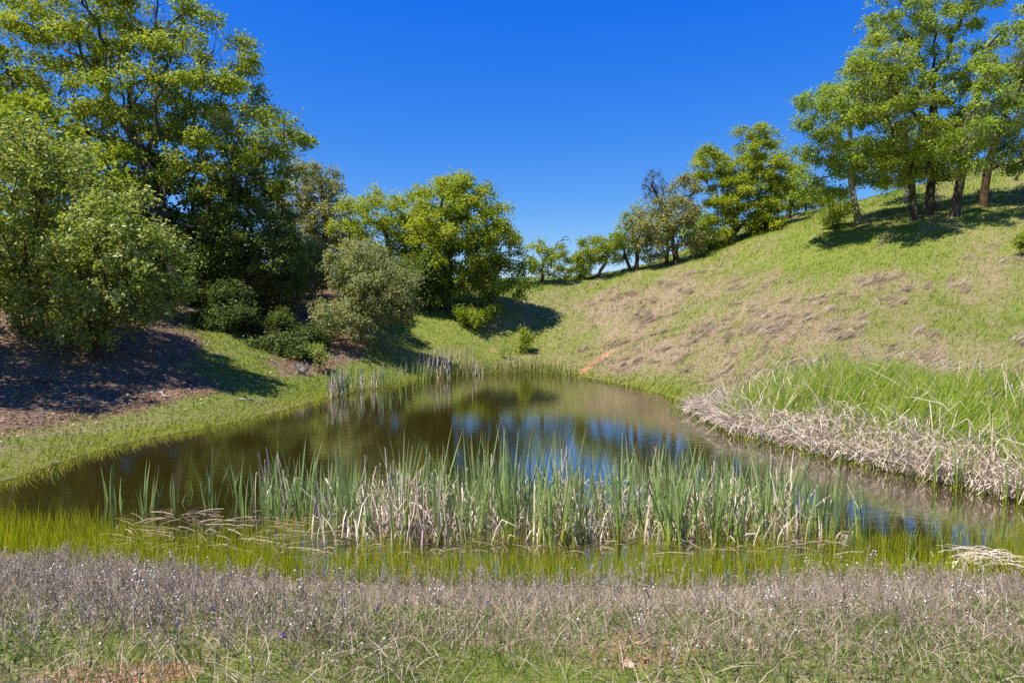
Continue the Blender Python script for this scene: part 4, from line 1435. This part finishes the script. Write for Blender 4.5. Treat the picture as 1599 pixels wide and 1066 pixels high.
VARW = [weed_arrays(np.random.default_rng(200 + k), 1.0, 9 + k % 5) for k in range(12)]
GW, GH_ = Geo(), Geo()
P = scatter(30000, -8.5, 8.5, 2.7, 7.9,
            lambda x, y: sstep(0.05, 0.5, pond_sd(x, y)) * (0.12 + 0.88 * sstep(.42, .58, fbm(x / 1.1 + 3, y / .8, 11, 3))) * sstep(2.6, 4.0, y) *
            (0.55 + 0.45 * sstep(1.0, 3.0, np.abs(x - 0.4))) * 0.62, rng)
which = rng.integers(0, len(VARW), len(P))
for k, (segs, heads) in enumerate(VARW):
    Q_ = P[which == k]
    n = len(Q_)
    if n == 0:
        continue
    hgt = (0.12 + 0.26 * rng.random(n) ** 1.4) * (0.6 + 0.7 * fbm(Q_[:, 0] / 0.9, Q_[:, 1] / 0.7, 6, 2))
    a = rng.random(n) * 6.28
    ca, sa = np.cos(a), np.sin(a)
    tl = rng.normal(size=(n, 2)) * 0.16
    tone = np.clip(0.15 + 0.7 * rng.random(n), 0, 1)

    def tf(p):
        x, y, z = p[0] * hgt, p[1] * hgt, p[2] * hgt
        return np.stack([Q_[:, 0] + x * ca - y * sa + tl[:, 0] * z, Q_[:, 1] + x * sa + y * ca + tl[:, 1] * z, Q_[:, 2] + z], 1)
    for (s0, s1, w0, w1) in segs:
        ribbons(GW, np.stack([tf(s0), tf(s1)], 1), np.tile([w0, w1], (n, 1)) * 0.38, tone, rng, False)
    hp = np.stack([tf(q) for q in heads], 1).reshape(-1, 3)
    sel = rng.random(len(hp)) < 0.42
    hp = hp[sel]
    octa(GW, hp, 0.0032 + 0.003 * rng.random(len(hp)), np.clip(0.4 + 0.6 * rng.random(len(hp)), 0, 1))
    sel = rng.random(len(hp)) < 0.07
    octa(GH_, hp[sel], 0.005 + 0.004 * rng.random(sel.sum()), rng.random(sel.sum()))
tag(GW.build('dry_weeds', M['weed']), 'grey-brown dry weeds standing thick along the dam', 'weeds', kind='stuff')
tag(GH_.build('white_seed_heads', M['seed']), 'tiny white dried flower heads dotted over the dry weeds', 'seed heads', kind='stuff')

# single taller weeds that stand out
GT = 'tall dry weeds standing out above the dam'
for k, (u, v, h, lab) in enumerate([
        (1312, 940, .62, 'tall dry weed with white heads standing before the open water'), (1336, 945, .55, 'dry forked weed with white heads leaning over the sedge'),
        (1262, 930, .42, 'bushy dry weed with white heads beside the forked weed'), (1415, 935, .45, 'short dry weed below the reed straw pile'), (1008, 930, .40, 'dark single dry stem leaning on the crest of the dam'),
        (1480, 965, .5, 'tall pale dry weed nearest the reed straw pile'), (558, 905, .45, 'thin dark weed with a white head in front of the densest cattails'),
        (255, 960, .5, 'pale upright weed on the sedge side of the dam beside bare ground'), (95, 975, .42, 'thick grey weed with white heads near the bare soil'), (210, 1010, .4, 'branching straw-coloured weed above the bare soil'),
        (1210, 990, .4, 'grey weed with white heads in the clear patch of the dam'), (1545, 1000, .45, 'grey many-headed weed near the picture corner'), (690, 1010, .35, 'leaning straw-coloured weed above the green herbs'),
        (1000, 1020, .36, 'pale weed beside the small stones')]):
    p = hit(u, v, 2.0)
    o = empty('dry_weed', (p[0], p[1], gz(p[0], p[1]) - 0.01), k * 1.3)
    tag(o, lab, 'weed', GT)
    r = np.random.default_rng(300 + k)
    segs, heads = weed_arrays(r, 1.0, 8)
    g = Geo()
    for (a, b, w0, w1) in segs:
        m_ = (a + b) / 2 + r.normal(size=3) * 0.015
        tube(g, np.array([a, m_, b]) * h, np.array([w0, (w0 + w1) / 2, w1]) * 0.42, r, 4, 0.3 + 0.5 * r.random())
    g.build('stem', M['weed'], o)
    g = Geo()
    for q in heads[:9]:
        octa(g, q[None] * h, np.array([0.006 + 0.003 * r.random()]), np.array([r.random()]))
    tag(g.build('flower_heads', M['seed'], o), kind='stuff')
# the pile of reed straw beached at the near shore
p = hit(1545, 885, 5)
G = Geo()
n = 90
a = rng.random(n) * 6.28
c0 = np.stack([p[0] + rng.normal(size=n) * 0.22, p[1] + rng.normal(size=n) * 0.12, np.full(n, max(p[2], 0.02)) + rng.random(n) * 0.12], 1)
l = 0.18 + 0.25 * rng.random(n)
E = np.stack([np.cos(a) * l, np.sin(a) * l * 0.6, rng.random(n) * 0.14], 1)
ribbons(G, np.stack([c0 - E * 0.6, c0 + [0, 0, .05], c0 + E * 0.5 + [0, 0, .03], c0 + E - [0, 0, .03]], 1), np.full((n, 4), 0.013), 0.4 + 0.6 * rng.random(n), rng, False)
tag(G.build('reed_straw_pile', M['dead_reed']), 'small heap of bleached reed straw beached at the near shore below the open water', 'straw heap')
# lupines
for k, (u, v) in enumerate([(276, 1012), (332, 985), (536, 978), (588, 990), (440, 1035), (760, 968)]):
    p = hit(u, v, 2.0)
    o = empty('lupine', (p[0], p[1], gz(p[0], p[1])))
    tag(o, 'small violet lupine among the weeds on the dam ' + ['near the bare soil', 'beside the pale weed', 'below the dark thin weed', 'above the brightest green herbs', 'lowest in the picture', 'in the greyest weeds'][k], 'flower', 'violet lupines on the dam')
    r = np.random.default_rng(400 + k)
    g = Geo()
    tube(g, np.array([[0, 0, 0], [.005, 0, .08], [0.01, 0.005, .155]]), [0.003, .0025, .002], r, 4, 0.4)
    lc = np.stack([r.normal(size=16) * 0.035, r.normal(size=16) * 0.035, 0.05 + 0.05 * r.random(16)], 1)
    leaves(g, lc, np.full(16, 0.035), np.full(16, 0.01), r, r.random(16))
    g.build('stem', M['low_green'], o)
    g = Geo()
    q = np.stack([0.01 + r.normal(size=26) * 0.008, r.normal(size=26) * 0.008, 0.12 + 0.04 * r.random(26)], 1)
    octa(g, q, 0.0035 + 0.002 * r.random(26), r.random(26))
    g.build('blossom', M['violet'], o)
# fallen branches on the litter
for k, (u, v, l, lab) in enumerate([(150, 632, 1.5, 'pale fallen branch lying across the shaded litter'), (250, 618, 1.0, 'thin curved fallen twig on the litter near the yellowish sprig'),
                                    (60, 600, 1.3, 'dark fallen branch on the litter below the thin brown bay stems'), (395, 628, .9, 'short fallen branch where the litter meets the shore grass')]):
    p = hit(u, v, 6)
    r = np.random.default_rng(600 + k)
    a = r.random() * 3.1
    o = empty('fallen_branch', (p[0], p[1], gz(p[0], p[1])), 0)
    tag(o, lab, 'branch', 'fallen branches on the litter')

    def lay(t, side=0.0):
        x, y = math.cos(a) * l * (t - .5) - math.sin(a) * side, math.sin(a) * l * (t - .5) + math.cos(a) * side
        return np.array([x, y, gz(p[0] + x, p[1] + y) - gz(p[0], p[1]) + 0.05 + 0.05 * math.sin(t * 5)])
    g = Geo()
    tube(g, [lay(t, 0.08 * math.sin(t * 6 + k)) for t in np.linspace(0, 1, 7)], np.linspace(0.03, 0.01, 7), r, 6, 0.5, 0.2)
    g.build('limb', M['bark_pale' if k != 2 else 'bark'], o, True)
    for q in range(3):
        t0 = 0.35 + 0.2 * q
        g = Geo()
        sg = (-1) ** q
        tube(g, [lay(t0, 0.08 * math.sin(t0 * 6 + k)), lay(t0 + .1, sg * 0.16) + [0, 0, .05], lay(t0 + .22, sg * 0.3) + [0, 0, .1]], [0.012, 0.008, 0.004], r, 5)
        g.build('twig', M['bark_pale' if k != 2 else 'bark'], o, True)
# stones
for k, (u, v, s, lab) in enumerate([(136, 1048, .030, 'pinkish stone on the bare soil patch'), (212, 1058, .025, 'small orange stone on the bare soil patch beside the pinkish stone'),
                                    (982, 1053, .034, 'rounded tan stone beside the pale weed'), (1178, 1022, .028, 'grey stone in the clear patch of the dam'), (1172, 1012, .022, 'pale small stone touching the grey stone'), (1225, 938, .05, 'pale clod of soil on the sedge side of the dam'), (205, 886, .05, 'brown clod of soil near the sedge')]):
    p = hit(u, v, 2.0)
    r = np.random.default_rng(500 + k)
    import bmesh
    bm = bmesh.new()
    bmesh.ops.create_icosphere(bm, subdivisions=2, radius=1.0)
    ax = r.normal(size=(7, 3))
    for vt in bm.verts:
        c = np.array(vt.co)
        f = 1 + 0.12 * sum(math.sin(2.2 * (c @ q) + i) for i, q in enumerate(ax)) / 2
        vt.co = Vector(c * f) * s
        vt.co.z *= 0.6
        vt.co.x *= 1.3
    m_ = bpy.data.meshes.new('stone')
    bm.to_mesh(m_)
    bm.free()
    m_.materials.append(M['rock'])
    o = link('stone', m_)
    o.location = (p[0], p[1], gz(p[0], p[1]) + s * 0.25)
    o.rotation_euler = (0, 0, k * 1.1)
    tag(o, lab, 'stone', 'stones on the dam')
